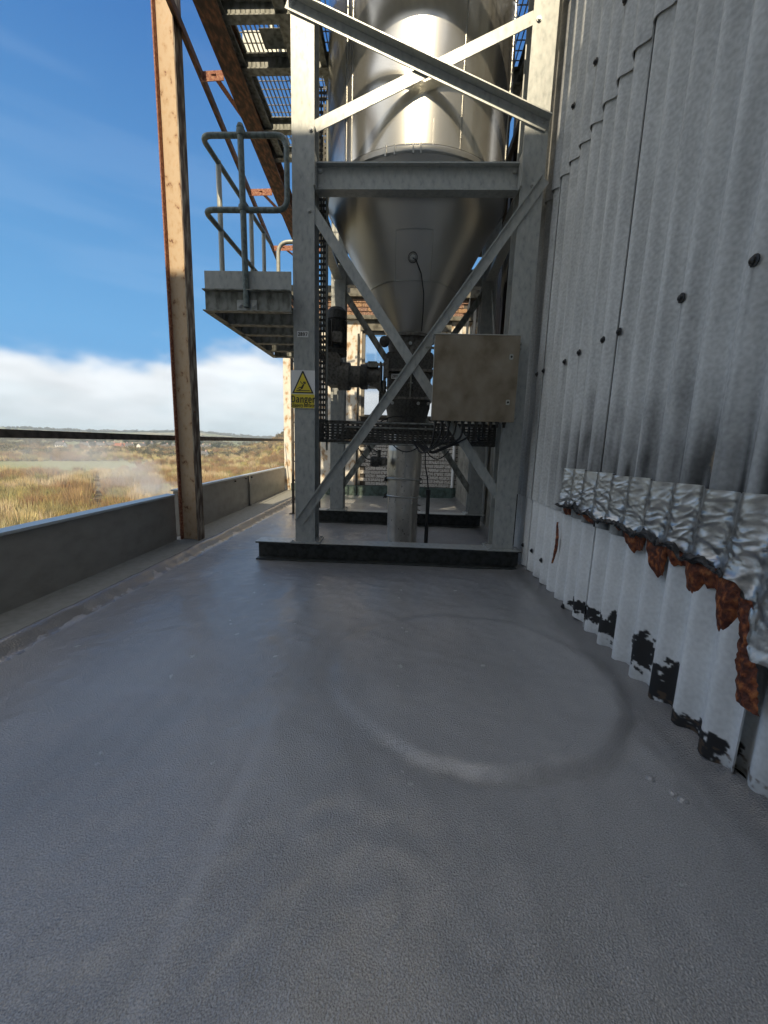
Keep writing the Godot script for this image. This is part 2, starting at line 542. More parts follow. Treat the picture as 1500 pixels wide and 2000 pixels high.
func land(x: float, z: float) -> float:
	var d := sqrt(x * x + z * z)
	var az := rad_to_deg(atan2(x, -z))
	var y := -25.0
	y += 9.0 * smoothstep(420.0, 680.0, d) + 12.0 * smoothstep(680.0, 1300.0, d)
	y += (20.0 + 22.0 * hill.get_noise_2d(x, z) + 12.0 * smoothstep(-42.0, -33.0, az) * smoothstep(-20.0, -28.0, az)) * smoothstep(1400.0, 2600.0, d)
	y += 36.0 * smoothstep(300.0, 520.0, d) * exp(-pow((az + 13.5) / 5.5, 2.0)) * smoothstep(900.0, 560.0, d)
	y += 0.8 * bumpy.get_noise_2d(x, z) * smoothstep(60.0, 120.0, d)
	return y

func landscape() -> void:
	var g := G.new()
	var rows := []
	var cols := []
	var r := 20.0
	var tone := noise(0.012, 93, 4)
	var field := noise(0.004, 94, 2)
	while r < 7000.0:
		var line := PackedVector3Array()
		var cl := PackedColorArray()
		for i in 241:
			var a := deg_to_rad(-120.0 + i)
			var p := Vector3(sin(a) * r, 0, -cos(a) * r)
			p.y = land(p.x, p.z)
			line.push_back(p)
			var az := -120.0 + i
			var t := tone.get_noise_2d(p.x, p.z)
			var f := field.get_noise_2d(p.x, p.z)
			var c := Color(0.13, 0.10, 0.05).lerp(Color(0.10, 0.095, 0.045), clampf(t + 0.5, 0, 1))
			var meadow := smoothstep(330.0, 360.0, r) * smoothstep(500.0, 470.0, r) * smoothstep(-28.0, -35.0, az)
			c = c.lerp(Color(0.19, 0.195, 0.085), meadow)
			var fields := Color(0.15, 0.16, 0.07) if f > 0.08 else (Color(0.20, 0.17, 0.09) if f < -0.15 else Color(0.10, 0.11, 0.05))
			c = c.lerp(fields, smoothstep(500.0, 620.0, r))
			c = c.lerp(Color(0.30, 0.27, 0.08), exp(-pow((az + 14.5) / 4.0, 2.0)) * smoothstep(350.0, 420.0, r) * smoothstep(800.0, 600.0, r))
			cl.push_back(c)
		rows.append(line); cols.append(cl)
		r *= 1.045
	g.grid(rows, [], cols, true)
	structure("ground", g, M.ground)

func buildings() -> void:
	var o := thing("plant_building", "building mass that carries the grey roof walkway", "building", Vector3(0, -25, 0))
	var g := G.new()
	g.span(Vector3(-2.62, 0, -9.2), Vector3(8, 24.6, 7))
	put("wall", g, M.concrete, o)
	g = G.new()
	g.span(Vector3(-2.62, 24.603, -9.2), Vector3(8, 24.93, 7))
	put("roof_slab", g, M.concrete, o)
	o = thing("tall_building", "unseen building inferred behind the walkway that shades it, coloured white to bounce light", "building", Vector3(0, -0.04, 1.6))
	g = G.new()
	g.span(Vector3(-1.9, 0, 0), Vector3(8, 9.14, 5.2))
	put("wall", g, M.concrete, o)
	g = G.new()
	g.span(Vector3(-9.0, -6.0, 0.01), Vector3(-1.903, 8.76, 5.2))  # lower unseen part, shaped to fit the shadow line on the post
	put("shade_wing", g, M.concrete, o)

# ---------------------------------------------------------------- roof floor
func wall_x(z: float) -> float:
	return 1.2 - 0.025 * cos(TAU * (z + 1.702) / 0.1667)

func roof() -> void:
	var lo := noise(1.3, 101, 3)
	var mid := noise(9.0, 102, 3)
	var swirl := noise(2.6, 103, 2)
	var gritty := noise(24.0, 104, 2)
	var g := G.new()
	var rows := []
	var cols := []
	var stain := noise(0.9, 105, 5)
	var brush := noise(3.0, 106, 4)
	var z := 1.55
	while z > -8.74:
		var line := PackedVector3Array()
		var cl := PackedColorArray()
		for i in 123:
			var x := -2.135 + 3.36 * i / 122.0
			var y := 0.009 * lo.get_noise_2d(x, z) + 0.0026 * mid.get_noise_2d(x, z * 1.6) + 0.0012 * gritty.get_noise_2d(x, z)
			y += 0.0035 * pow(maxf(0.0, 1.0 - 5.0 * absf(swirl.get_noise_2d(x * 0.9 + 3.0, z * 2.2))), 2.0)
			# a low round pad under the coating
			var dx := (x - 0.40) / 0.70
			var dz := (z + 1.90) / 0.66
			var rr := sqrt(dx * dx + dz * dz) + 0.045 * swirl.get_noise_2d(x * 0.8, z * 0.8) + 0.012 * mid.get_noise_2d(x, z)
			y += 0.024 * smoothstep(1.04, 0.955, rr) * (0.26 + 0.75 * smoothstep(-0.2, 0.9, dx * 0.6 + dz * 0.7))
			y += 0.002 * exp(-pow((rr - 0.95) / 0.04, 2.0)) - 0.003 * exp(-pow((rr - 1.07) / 0.04, 2.0))
			# laps in the coating, rolled ridges
			y += 0.004 * exp(-pow((x - 1.0 - 0.02 * swirl.get_noise_2d(0.0, z * 0.5)) / 0.014, 2.0))
			y += 0.003 * exp(-pow((rr - 1.3 - 0.1 * swirl.get_noise_2d(x, z)) / 0.03, 2.0)) * smoothstep(-0.1, 0.5, lo.get_noise_2d(x + 7.0, z))
			# cove at the wall, lip at the left edge
			y += 0.045 * pow(clampf((x - 1.06) / 0.15, 0.0, 1.0), 2.0)
			y += 0.066 * smoothstep(-1.985, -2.085, x + 0.012 * swirl.get_noise_2d(x, z * 1.5)) - 0.03 * smoothstep(-2.09, -2.13, x)
			line.push_back(Vector3(x, y, z))
			# scuffs, stains and roller marks, then tones for pad and cove
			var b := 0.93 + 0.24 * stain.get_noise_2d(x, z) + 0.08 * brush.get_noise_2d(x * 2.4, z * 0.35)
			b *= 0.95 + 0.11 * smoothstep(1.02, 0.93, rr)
			b *= 1.0 - 0.25 * exp(-pow((rr - 1.045) / 0.03, 2.0)) * smoothstep(-0.2, 0.8, dx * 0.5 + dz * 0.8)  # darker line along the near right edge of the pad
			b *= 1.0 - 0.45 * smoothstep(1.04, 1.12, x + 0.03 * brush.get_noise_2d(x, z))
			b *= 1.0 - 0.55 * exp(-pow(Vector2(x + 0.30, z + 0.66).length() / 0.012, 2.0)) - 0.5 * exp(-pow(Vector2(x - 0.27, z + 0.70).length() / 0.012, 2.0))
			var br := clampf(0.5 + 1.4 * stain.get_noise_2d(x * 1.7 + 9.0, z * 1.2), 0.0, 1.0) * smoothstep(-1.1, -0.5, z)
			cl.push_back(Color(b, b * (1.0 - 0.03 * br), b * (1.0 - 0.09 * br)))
		rows.append(line); cols.append(cl)
		z -= 0.0275 if z > -4.5 else 0.05
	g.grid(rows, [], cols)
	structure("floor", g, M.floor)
	# water strip added along the left edge for a bright sky glint
	g = G.new()
	rows = []
	for j in 281:
		var line := PackedVector3Array()
		var zz := 0.4 - j * 0.03
		var inner := -1.985 + 0.05 * swirl.get_noise_2d(1.0, zz * 1.3) + 0.02 * mid.get_noise_2d(2.0, zz)
		for i in 9:
			var x := lerpf(-2.12, inner, i / 8.0)
			var y := 0.009 * lo.get_noise_2d(x, zz) + 0.066 * smoothstep(-1.985, -2.085, x + 0.012 * swirl.get_noise_2d(x, zz * 1.5)) - 0.03 * smoothstep(-2.09, -2.13, x) + 0.007 * (1.0 - pow(i / 8.0, 3.0) * 1.15)
			y += 0.0016 * mid.get_noise_2d(x * 2.0, zz * 2.0)
			line.push_back(Vector3(x, y, zz))
		rows.append(line)
	g.grid(rows)
	structure("water_film", g, M.wet)
	# strip between floor and parapet
	g = G.new()
	g.prism(PackedVector2Array([Vector2(-2.66, -0.07), Vector2(-2.10, -0.07), Vector2(-2.10, 0.046), Vector2(-2.40, 0.062), Vector2(-2.66, 0.062)]), Vector3(0, 0, -8.9), Vector3(0, 0, 1.55), Vector3.UP)
	structure("kerb", g, M.kerb)
	# small lumps of spilt coating
	var rng := RandomNumberGenerator.new()
	rng.seed = 7
	for p in [Vector3(0.93, 0, -1.27), Vector3(0.97, 0, -1.21), Vector3(0.985, 0, -1.185), Vector3(0.13, 0, -3.79), Vector3(0.83, 0, -3.80)]:
		g = G.new()
		var r := 0.006 + 0.004 * rng.randf()
		g.lathe([Vector2(r * 2.2, -0.006), Vector2(r * 1.5, r * 0.45), Vector2(r * 0.7, r * 0.8), Vector2(0.0005, r * 0.86)], Vector3.ZERO, 10)
		var o := put("coating_lump", g, M.floor)
		o.position = p
		tag(o, "small hardened lump of grey roof coating stuck on the floor", "lump", "lumps of spilt coating")

# ---------------------------------------------------------------- corrugated wall
var wall_mat: StandardMaterial3D
const WZ0 := -4.25
const WZ1 := 0.6
const WY1 := 6.2

func blob(z: float, y: float, cz: float, cy: float, rz: float, ry: float) -> float:
	var a := (z - cz) / rz
	var b := (y - cy) / ry
	return 1.0 - sqrt(a * a + b * b)

func make_wall_texture() -> void:
	var w := 900
	var h := 1150
	var im := Image.create(w, h, false, Image.FORMAT_RGB8)
	var grain := noise(0.35, 201, 2)
	var streak := noise(0.05, 202, 3)
	var soot := noise(0.02, 203, 4)
	var edge := noise(0.06, 204, 4)
	var patches := [[-2.62, 0.10, 0.05, 0.05], [-2.50, 0.13, 0.09, 0.045], [-2.37, 0.15, 0.10, 0.05], [-2.21, 0.16, 0.10, 0.06], [-2.13, 0.17, 0.04, 0.09], [-1.93, 0.20, 0.035, 0.07], [-1.84, 0.19, 0.07, 0.10], [-1.70, 0.10, 0.05, 0.12], [-1.63, 0.14, 0.06, 0.13], [-1.53, 0.045, 0.12, 0.05], [-1.40, 0.075, 0.08, 0.055], [-1.33, 0.10, 0.03, 0.05], [-1.36, 0.05, 0.05, 0.04]]
	for j in h:
		var y := WY1 * (1.0 - (j + 0.5) / h)
		for i in w:
			var z := WZ0 + (WZ1 - WZ0) * (i + 0.5) / w
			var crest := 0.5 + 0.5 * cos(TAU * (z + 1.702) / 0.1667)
			var s := streak.get_noise_2d(i * 1.4, j * 0.10)
			var gr := grain.get_noise_2d(i, j * 0.6)
			var so := soot.get_noise_2d(i, j)
			var b := 0.47 + 0.13 * s + 0.11 * gr + 0.035 * so + 0.07 * pow(crest, 6.0)  # crest term paints in pale ridge highlights along with slight wear
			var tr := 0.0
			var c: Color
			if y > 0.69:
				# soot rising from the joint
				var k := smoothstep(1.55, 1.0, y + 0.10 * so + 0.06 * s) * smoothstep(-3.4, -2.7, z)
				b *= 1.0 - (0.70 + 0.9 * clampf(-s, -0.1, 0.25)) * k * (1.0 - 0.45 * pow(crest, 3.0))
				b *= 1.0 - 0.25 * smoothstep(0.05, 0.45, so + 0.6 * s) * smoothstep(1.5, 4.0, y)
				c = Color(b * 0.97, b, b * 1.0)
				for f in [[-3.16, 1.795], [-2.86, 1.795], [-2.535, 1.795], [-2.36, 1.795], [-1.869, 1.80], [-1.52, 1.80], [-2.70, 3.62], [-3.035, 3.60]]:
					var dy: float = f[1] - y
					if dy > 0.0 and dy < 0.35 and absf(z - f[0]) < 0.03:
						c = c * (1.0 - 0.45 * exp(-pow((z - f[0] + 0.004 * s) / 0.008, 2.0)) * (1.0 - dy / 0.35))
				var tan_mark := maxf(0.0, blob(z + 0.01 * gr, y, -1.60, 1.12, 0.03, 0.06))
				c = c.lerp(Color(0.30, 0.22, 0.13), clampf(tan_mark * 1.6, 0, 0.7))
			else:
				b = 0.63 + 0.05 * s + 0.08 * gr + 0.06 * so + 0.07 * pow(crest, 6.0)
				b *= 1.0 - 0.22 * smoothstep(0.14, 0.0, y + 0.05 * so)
				c = Color(b * 0.96, b * 0.99, b * 1.0)
				var e := edge.get_noise_2d(i * 2.0, j * 2.0)
				var best := -1.0
				for p in patches:
					best = maxf(best, blob(z, y, p[0], p[1], p[2], p[3]))
				if best > -0.2:
					var q := smoothstep(0.05, 0.14, best * 0.7 + 0.5 * e)
					c = c.lerp(Color(0.018, 0.018, 0.019), q)
				if y < 0.09 and z > -1.75 and e > 0.12:
					c = c.lerp(Color(0.10, 0.065, 0.04), smoothstep(0.12, 0.3, e) * 0.7)
			im.set_pixel(i, j, c.linear_to_srgb())
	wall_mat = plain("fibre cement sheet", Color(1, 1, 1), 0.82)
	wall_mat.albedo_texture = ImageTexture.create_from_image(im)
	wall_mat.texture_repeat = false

func sheet(z0: float, z1: float, y0: float, y1: float, off: float, lift: float, sd: int) -> G:
	var g := G.new()
	var ed := noise(6.0, sd, 3)
	var k := int(ceil((z1 - z0) / 0.0139))
	var front := []
	var uvs := []
	var ny := 7
	for j in ny + 1:
		var line := PackedVector3Array()
		var ul := PackedVector2Array()
		for i in k + 1:
			var z := lerpf(z0, z1, float(i) / k)
			var y := lerpf(y0 + 0.007 * ed.get_noise_2d(z, 1.0) + 0.004 * cos(TAU * (z + 1.702) / 0.1667), y1, pow(float(j) / ny, 1.6))
			var x := wall_x(z) + off - lift * pow(float(i) / k, 4.0)
			line.push_back(Vector3(x, y, z))
			ul.push_back(Vector2((z - WZ0) / (WZ1 - WZ0), 1.0 - y / WY1))
		front.append(line); uvs.append(ul)
	g.grid(front, uvs, [], false)
	# thickness: lower edge and near edge
	var t := 0.0065
	var bl: PackedVector3Array = front[0]
	for i in k:
		g.quad(bl[i] + Vector3(t, 0, 0), bl[i + 1] + Vector3(t, 0, 0), bl[i + 1], bl[i])
	for j in ny:
		var a: Vector3 = front[j][k]
		var b: Vector3 = front[j + 1][k]
		g.quad(a, a + Vector3(t, 0, 0), b + Vector3(t, 0, 0), b)
	# edge faces take their colour from the sheet beside them
	for q in range(g.uv.size()):
		if g.uv[q] == Vector2.ZERO:
			g.uv[q] = Vector2((g.v[q].z - WZ0) / (WZ1 - WZ0), 1.0 - g.v[q].y / WY1)
	return g

func corrugated_wall() -> void:
	make_wall_texture()
	var o := thing("corrugated_wall", "tall grey corrugated cement sheet wall with torn foil tape and rust coloured foam", "wall", Vector3.ZERO)
	var laps := [-3.552, -2.393, -1.232, -0.07, 1.09]
	var prev := -4.02
	for i in laps.size():
		var z1: float = laps[i]
		var z0: float = prev - (0.05 if i else 0.0)
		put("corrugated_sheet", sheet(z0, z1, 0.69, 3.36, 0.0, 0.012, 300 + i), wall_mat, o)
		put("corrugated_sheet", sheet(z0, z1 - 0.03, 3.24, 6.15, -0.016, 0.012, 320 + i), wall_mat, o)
		prev = z1
	# lower course, tucked behind
	for s in [[-4.02, -3.552, 0.012, 0.01], [-3.60, -2.395, 0.012, 0.012], [-2.45, -1.265, 0.010, 0.03], [-1.34, -0.07, 0.035, 0.01], [-0.12, 1.09, 0.03, 0.01]]:
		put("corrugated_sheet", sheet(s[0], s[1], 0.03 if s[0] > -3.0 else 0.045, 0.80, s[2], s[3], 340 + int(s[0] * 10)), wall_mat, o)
	var g := G.new()
	g.span(Vector3(1.29, -0.03, -4.02), Vector3(1.35, 6.1, 1.5))  # unseen board added to stop light passing behind the sheets
	put("light_block_board", g, M.dark_board, o)
	g = G.new()
	g.span(Vector3(1.185, -0.03, -4.07), Vector3(1.36, 6.1, -4.025))
	put("corner_trim", g, M.dark_board, o)
	# fixings with dark caps on the crests
	var cap := G.new()
	cap.lathe([Vector2(0.021, 0.0), Vector2(0.021, 0.004), Vector2(0.013, 0.006), Vector2(0.011, 0.014), Vector2(0.0004, 0.019)], Vector3.ZERO, 12)
	var cm := cap.mesh()
	for b in [[-3.70, 1.795], [-3.535, 1.795], [-3.16, 1.795], [-2.86, 1.795], [-2.535, 1.795], [-2.36, 1.795], [-1.869, 1.80], [-1.52, 1.80], [-2.70, 3.62], [-3.035, 3.60], [-3.37, 3.60], [-3.70, 0.24], [-3.5, 0.24], [-3.2, 0.24], [-2.7, 0.05]]:
		var c := hang("fixing", cm, M.black, o)
		c.position = Vector3(wall_x(b[0]) - (0.020 if b[1] > 3.3 else 0.003 if b[1] > 0.7 else -0.010), b[1], b[0])
		c.rotation.z = PI / 2
	# foil tape
	var cr := noise(7.0, 210, 4)
	var rid := noise(5.0, 214, 2)
	rid.frequency = 6.0
	var fold := noise(16.0, 211, 3)
	var ragged := noise(5.0, 212, 3)
	var rows := []
	var nz := 360
	var ny := 46
	for j in ny + 1:
		var v := float(j) / ny
		var line := PackedVector3Array()
		for i in nz + 1:
			var z := lerpf(-2.865, -0.95, float(i) / nz)
			var yb := 0.755 + 0.03 * ragged.get_noise_2d(z, 3.0) - 0.03 * smoothstep(-1.75, -1.45, z) - 0.23 * smoothstep(-1.33, -1.18, z)
			var yt := 1.018 + 0.006 * (1.0 if fmod(absf(z + 0.05), 0.333) > 0.1667 else 0.0)
			var y := lerpf(yb, yt, v)
			var loose := 1.0 - v
			var sl := absf(cr.get_noise_2d(z * 1.2 + y * 1.3, y * 0.55 - z * 0.2))
			var x := lerpf(wall_x(z) - 0.018, 1.2 - 0.03 - 0.013 * cos(TAU * (z + 1.702) / 0.1667), 0.25 + 0.4 * loose)
			var rough := 0.35 + 0.9 * smoothstep(-0.35, 0.45, ragged.get_noise_2d(z * 0.9, y * 1.2 + 60.0))
			var n1 := rid.get_noise_2d(z * 0.7 + y * 0.8, y * 1.9 - z * 0.25)
			var n2 := rid.get_noise_2d(z * 1.3 - y * 1.6 + 5.0, y * 0.8 + z * 0.5)
			x -= rough * ((0.002 + 0.004 * loose) * pow(1.0 - absf(n1), 7.0) + (0.0015 + 0.006 * loose) * pow(1.0 - absf(n2), 9.0)) + (0.0008 + 0.008 * loose) * (0.6 - 1.6 * sl) + 0.0025 * fold.get_noise_2d(z * 0.6, y * 2.5) * loose + 0.012 * smoothstep(0.2, 0.0, v)
			x -= 0.02 * smoothstep(-1.42, -1.3, z) * loose
			line.push_back(Vector3(minf(x, wall_x(z) - 0.012), y + 0.006 * cr.get_noise_2d(z * 1.5, 9.0) * loose, z))
		rows.append(line)
	g = G.new()
	g.grid(rows)
	var tape := put("foil_tape", g, M.foil, o)
	tape.set_meta("label", "wrinkled silver foil tape across the wall joint")
	# torn black backing edge that shows through along the lower part of the tape
	rows = []
	for j in 9:
		var v := j / 8.0
		var line := PackedVector3Array()
		for i in 241:
			var z := lerpf(-2.87, -1.36, i / 240.0)
			var yb := 0.755 + 0.03 * ragged.get_noise_2d(z, 3.0) - 0.03 * smoothstep(-1.75, -1.45, z)
			var hgt := 0.026 + 0.04 * ragged.get_noise_2d(z * 3.0, 40.0)
			line.push_back(Vector3(1.2 - 0.058 - 0.013 * cos(TAU * (z + 1.702) / 0.1667) - 0.012 * sin(v * PI) - 0.012 * cr.get_noise_2d(z * 4.0, v), yb + 0.02 * ragged.get_noise_2d(z * 2.2, 17.0) + hgt * (v - 0.2), z))
		rows.append(line)
	g = G.new()
	g.grid(rows)
	put("torn_backing", g, M.bitumen, o)
	# aged foam squeezed out below the tape
	rows = []
	for j in 13:
		var v := j / 12.0
		var line := PackedVector3Array()
		for i in 321:
			var z := lerpf(-2.855, -1.325, i / 320.0)
			var lump := 0.0
			for p in [[-2.80, 0.05, 0.055], [-2.62, 0.06, 0.03], [-2.46, 0.07, 0.055], [-2.28, 0.03, 0.02], [-2.12, 0.05, 0.035], [-1.97, 0.07, 0.09], [-1.79, 0.055, 0.14], [-1.66, 0.05, 0.07], [-1.56, 0.06, 0.13], [-1.47, 0.05, 0.10], [-1.38, 0.05, 0.20], [-1.32, 0.03, 0.14]]:
				lump = maxf(lump, p[2] * (1.0 - pow(absf((z - p[0]) / (p[1] * 1.35)), 3.0)))
			var yb := 0.766 - maxf(0.0, lump) * 1.25 - 0.022 * fold.get_noise_2d(z * 1.2, 5.0) - 0.006 * cr.get_noise_2d(z * 4.0, 7.0)
			var y := lerpf(yb, 0.768, v)
			var out := 0.006 + (0.012 + 0.10 * maxf(0.0, lump)) * sqrt(clampf(v * 2.2, 0.0, 1.0)) * smoothstep(1.0, 0.6, v) + 0.007 * cr.get_noise_2d(z * 2.0, y * 2.0)
			line.push_back(Vector3(lerpf(wall_x(z), 1.182, 0.55) + 0.004 - out, y, z))
		rows.append(line)
	g = G.new()
	g.grid(rows)
	var fm := put("insulation_foam", g, M.foam, o)
	fm.set_meta("label", "rust coloured foam oozing out below the tape")
	# strip of foam in the open sheet edge, right
	rows = []
	for j in 31:
		var v := j / 30.0
		var y := lerpf(0.335, 0.68, v)
		var line := PackedVector3Array()
		for i in 9:
			var u := i / 8.0
			var z0 := lerpf(-1.262, -1.318, v) + 0.014 * fold.get_noise_2d(y * 1.3, 2.0)
			var z := lerpf(z0, lerpf(-1.17, -1.265, v), u)
			line.push_back(Vector3(1.158 - 0.014 * sin(u * PI) - 0.010 * cr.get_noise_2d(y * 5.0, u * 0.4), y, z))
		rows.append(line)
	g = G.new()
	g.grid(rows)
	put("insulation_foam", g, M.foam, o)
	# small loose foam and foil tag beside the far end of the tape
	rows = []
	for j in 13:
		var y := lerpf(0.30, 0.62, j / 12.0)
		var line := PackedVector3Array()
		for i in 5:
			line.push_back(Vector3(1.168 - 0.012 * sin(i / 4.0 * PI) - 0.006 * cr.get_noise_2d(y * 6.0, i * 0.2), y, -2.93 + 0.05 * i / 4.0 * sin(j / 12.0 * PI) + 0.05 * y))
		rows.append(line)
	g = G.new()
	g.grid(rows)
	put("insulation_foam", g, M.foam, o)

# ---------------------------------------------------------------- building at the far end
func back_building() -> void:
	var o := thing("brick_building", "flaking white painted brick wall with a tall window behind the silo", "building", Vector3(0, -0.03, -8.8))
	var wall := G.new()
	wall.span(Vector3(-2.62, 0, -0.35), Vector3(-0.92, 3.72, 0))
	put("wall", wall, M.flaky, o)
	wall = G.new()
	wall.span(Vector3(-2.30, 0, 0.003), Vector3(-2.12, 3.72, 0.06))
	put("pilaster", wall, M.flaky, o)
	wall = G.new()
	wall.span(Vector3(-1.06, 0.2, 0.003), Vector3(-0.96, 3.6, 0.05))
	put("pilaster", wall, M.flaky, o)
	wall = G.new()
	wall.span(Vector3(-0.917, 0, -0.35), Vector3(1.6, 1.74, -0.012))
	put("mortar_bed", wall, M.mortar, o)
	wall = G.new()
	wall.span(Vector3(0.72, 1.743, -0.35), Vector3(1.6, 3.72, 0))
	put("wall", wall, M.flaky, o)
	wall = G.new()
	wall.span(Vector3(-0.95, 3.52, -0.3), Vector3(0.95, 3.716, 0.02))
	put("lintel", wall, M.stone, o)
	wall = G.new()
	wall.span(Vector3(-2.66, 3.723, -0.35), Vector3(1.6, 3.80, 0.09))
	put("ledge", wall, M.stone, o)
	wall = G.new()
	wall.span(Vector3(-2.58, 3.803, -0.35), Vector3(1.6, 4.16, -0.02))
	put("mortar_bed", wall, M.mortar, o)
	wall = G.new()
	wall.span(Vector3(-2.68, 4.163, -0.42), Vector3(1.7, 4.36, 0.08))
	put("coping", wall, M.stone, o)
	# bricks
	var rng := RandomNumberGenerator.new()
	rng.seed = 31
	var bm := []
	for k in 4:
		var g := G.new()
		g.bevel(Vector3.ZERO, Vector3(0.222 + 0.004 * (k % 2), 0.069 + 0.002 * (k % 3), 0.05), 0.006)
		bm.append(g.mesh())
	for row in 20:
		for i in 12:
			var x := -0.80 + i * 0.234 + (0.117 if row % 2 else 0.0)
			if x > 1.5 or (row < 3):
				continue
			var b := hang("brick", bm[rng.randi() % 4], M.brick[rng.randi() % 3], o)
			b.position = Vector3(x, 0.045 + row * 0.0845, -0.012 + rng.randf_range(-0.003, 0.005))
	for row in 4:
		for i in 16:
			var x := -2.45 + i * 0.234 + (0.117 if row % 2 else 0.0)
			var b := hang("brick", bm[rng.randi() % 4], M.old_brick[rng.randi() % 3], o)
			b.position = Vector3(x, 3.848 + row * 0.0845, -0.018 + rng.randf_range(-0.003, 0.006))
	# window
	var w := G.new()
	for x in [-0.885, -0.11, 0.685]:
		w.span(Vector3(x - 0.03, 1.78, -0.12), Vector3(x + 0.03, 3.517, -0.03))
	for y in [1.775, 2.38, 2.86, 3.487]:
		w.span(Vector3(-0.853, y - 0.025, -0.115), Vector3(-0.142, y + 0.025, -0.035))
		w.span(Vector3(-0.078, y - 0.025, -0.115), Vector3(0.653, y + 0.025, -0.035))
	var win := put("window_frame", w, M.frame, o)
	for x in [-0.4975, 0.2875]:
		for y in [[1.80, 2.355], [2.405, 2.835], [2.885, 3.462]]:
			var p := G.new()
			p.span(Vector3(x - 0.36, y[0], -0.078), Vector3(x + 0.36, y[1], -0.073))
			put("pane", p, M.glass, win)
	var s := G.new()
	s.span(Vector3(-0.95, 1.745, -0.2), Vector3(0.75, 1.772, 0.05))
	put("sill", s, M.stone, o)
	# white corner pipe at the right
	s = G.new()
	s.tube(PackedVector3Array([Vector3(1.14, 0.27, 0.07), Vector3(1.14, 3.6, 0.07)]), 0.035, 10)
	var dp := put("downpipe", s, M.white)
	dp.position = Vector3(0, -0.03, -8.8)
	tag(dp, "white vertical downpipe at the right end of the brick wall", "pipe")
	s = G.new()
	s.tube(PackedVector3Array([Vector3(-0.985, 0.0, 0.09), Vector3(-0.985, 3.4, 0.09)]), 0.022, 8)
	dp = put("drainpipe", s, M.dark_iron)
	dp.position = Vector3(0, 0.0, -8.8)
	tag(dp, "thin dark vertical drainpipe left of the far window", "pipe")
	# green upstand along the foot of the wall
	var k := thing("green_upstand", "low dark green painted upstand along the foot of the brick wall", "upstand", Vector3(0, 0, -8.8))
	for seg in [[-2.45, -1.02], [-1.0, 1.12], [1.14, 1.42]]:
		s = G.new()
		s.span(Vector3(seg[0], -0.03, 0.03), Vector3(seg[1], 0.225, 0.10))
		put("panel", s, M.green, k)
	s = G.new()
	s.span(Vector3(-1.04, -0.03, 0.103), Vector3(-0.98, 0.23, 0.14))
	put("joint_strip", s, M.green, k)
	s = G.new()
	s.span(Vector3(1.10, -0.03, 0.103), Vector3(1.16, 0.23, 0.14))
	put("joint_strip", s, M.green, k)

func far_right_wall() -> void:
	var o := thing("damaged_sheet_wall", "dark far wall right of the silo with broken corrugated sheets and gaps", "wall", Vector3.ZERO)
	for s in [[-5.35, -4.45], [-6.55, -5.40], [-7.75, -6.60], [-8.75, -7.80]]:
		var g := G.new()
		var rows := []
		var top := 1.62 if s[0] > -7.0 else 1.95
		for j in 3:
			var line := PackedVector3Array()
			var k := int((s[1] - s[0]) / 0.0139)
			for i in k + 1:
				var z := lerpf(s[0], s[1], float(i) / k)
				line.push_back(Vector3(1.24 - 0.025 * cos(TAU * z / 0.1667), lerpf(0.02, top + 0.02 * sin(z * 9.0), j / 2.0), z))
			rows.append(line)
		g.grid(rows)
		put("corrugated_sheet", g, M.far_sheet, o)
	# near-black boards added to stand in for the shaded void above
	for i in 26:
		var g := G.new()
		var z := -4.2 - i * 0.18
		var gap := 0.0 if i % 5 else 0.05
		g.box(Vector3(1.75, 2.9, z - 0.09), Vector3(0.03, 6.0, 0.172 - gap))
		put("board", g, M.dark_board, o)
	var g2 := G.new()
	for z in [-4.5, -5.9, -7.3]:
		g2.span(Vector3(1.30, 0.0, z - 0.06), Vector3(1.42, 5.6, z + 0.06))
	put("upright", g2, M.dark_board, o)
	g2 = G.new()
	g2.span(Vector3(1.30, 1.60, -8.7), Vector3(1.40, 1.72, -4.1))
	put("sheeting_rail", g2, M.dark_board, o)
	g2 = G.new()
	g2.span(Vector3(1.25, 4.9, -8.75), Vector3(1.9, 5.0, -4.08))
	put("soffit", g2, M.dark_board, o)
	# torn remnants of sheet
	for s in [[-5.2, 3.98, 3.10, 0.11], [-5.34, 3.90, 2.86, 0.08], [-5.05, 3.92, 3.28, 0.09], [-7.3, 3.6, 2.5, 0.14], [-7.62, 3.3, 2.2, 0.10], [-6.9, 2.9, 2.0, 0.08], [-8.1, 3.9, 2.3, 0.16]]:
		var t := G.new()
		t.prism(PackedVector2Array([Vector2(-s[3] * 0.9, s[1]), Vector2(-s[3], s[2] + 0.25), Vector2(-s[3] * 0.3, s[2] + 0.1), Vector2(-s[3] * 0.1, s[2]), Vector2(s[3] * 0.3, s[2] + 0.2), Vector2(s[3] * 0.8, s[2] + 0.14), Vector2(s[3], s[1] - 0.1)]), Vector3(1.17, 0, s[0]), Vector3(1.178, 0, s[0]), Vector3.UP)
		put("torn_sheet", t, M.far_sheet, o)

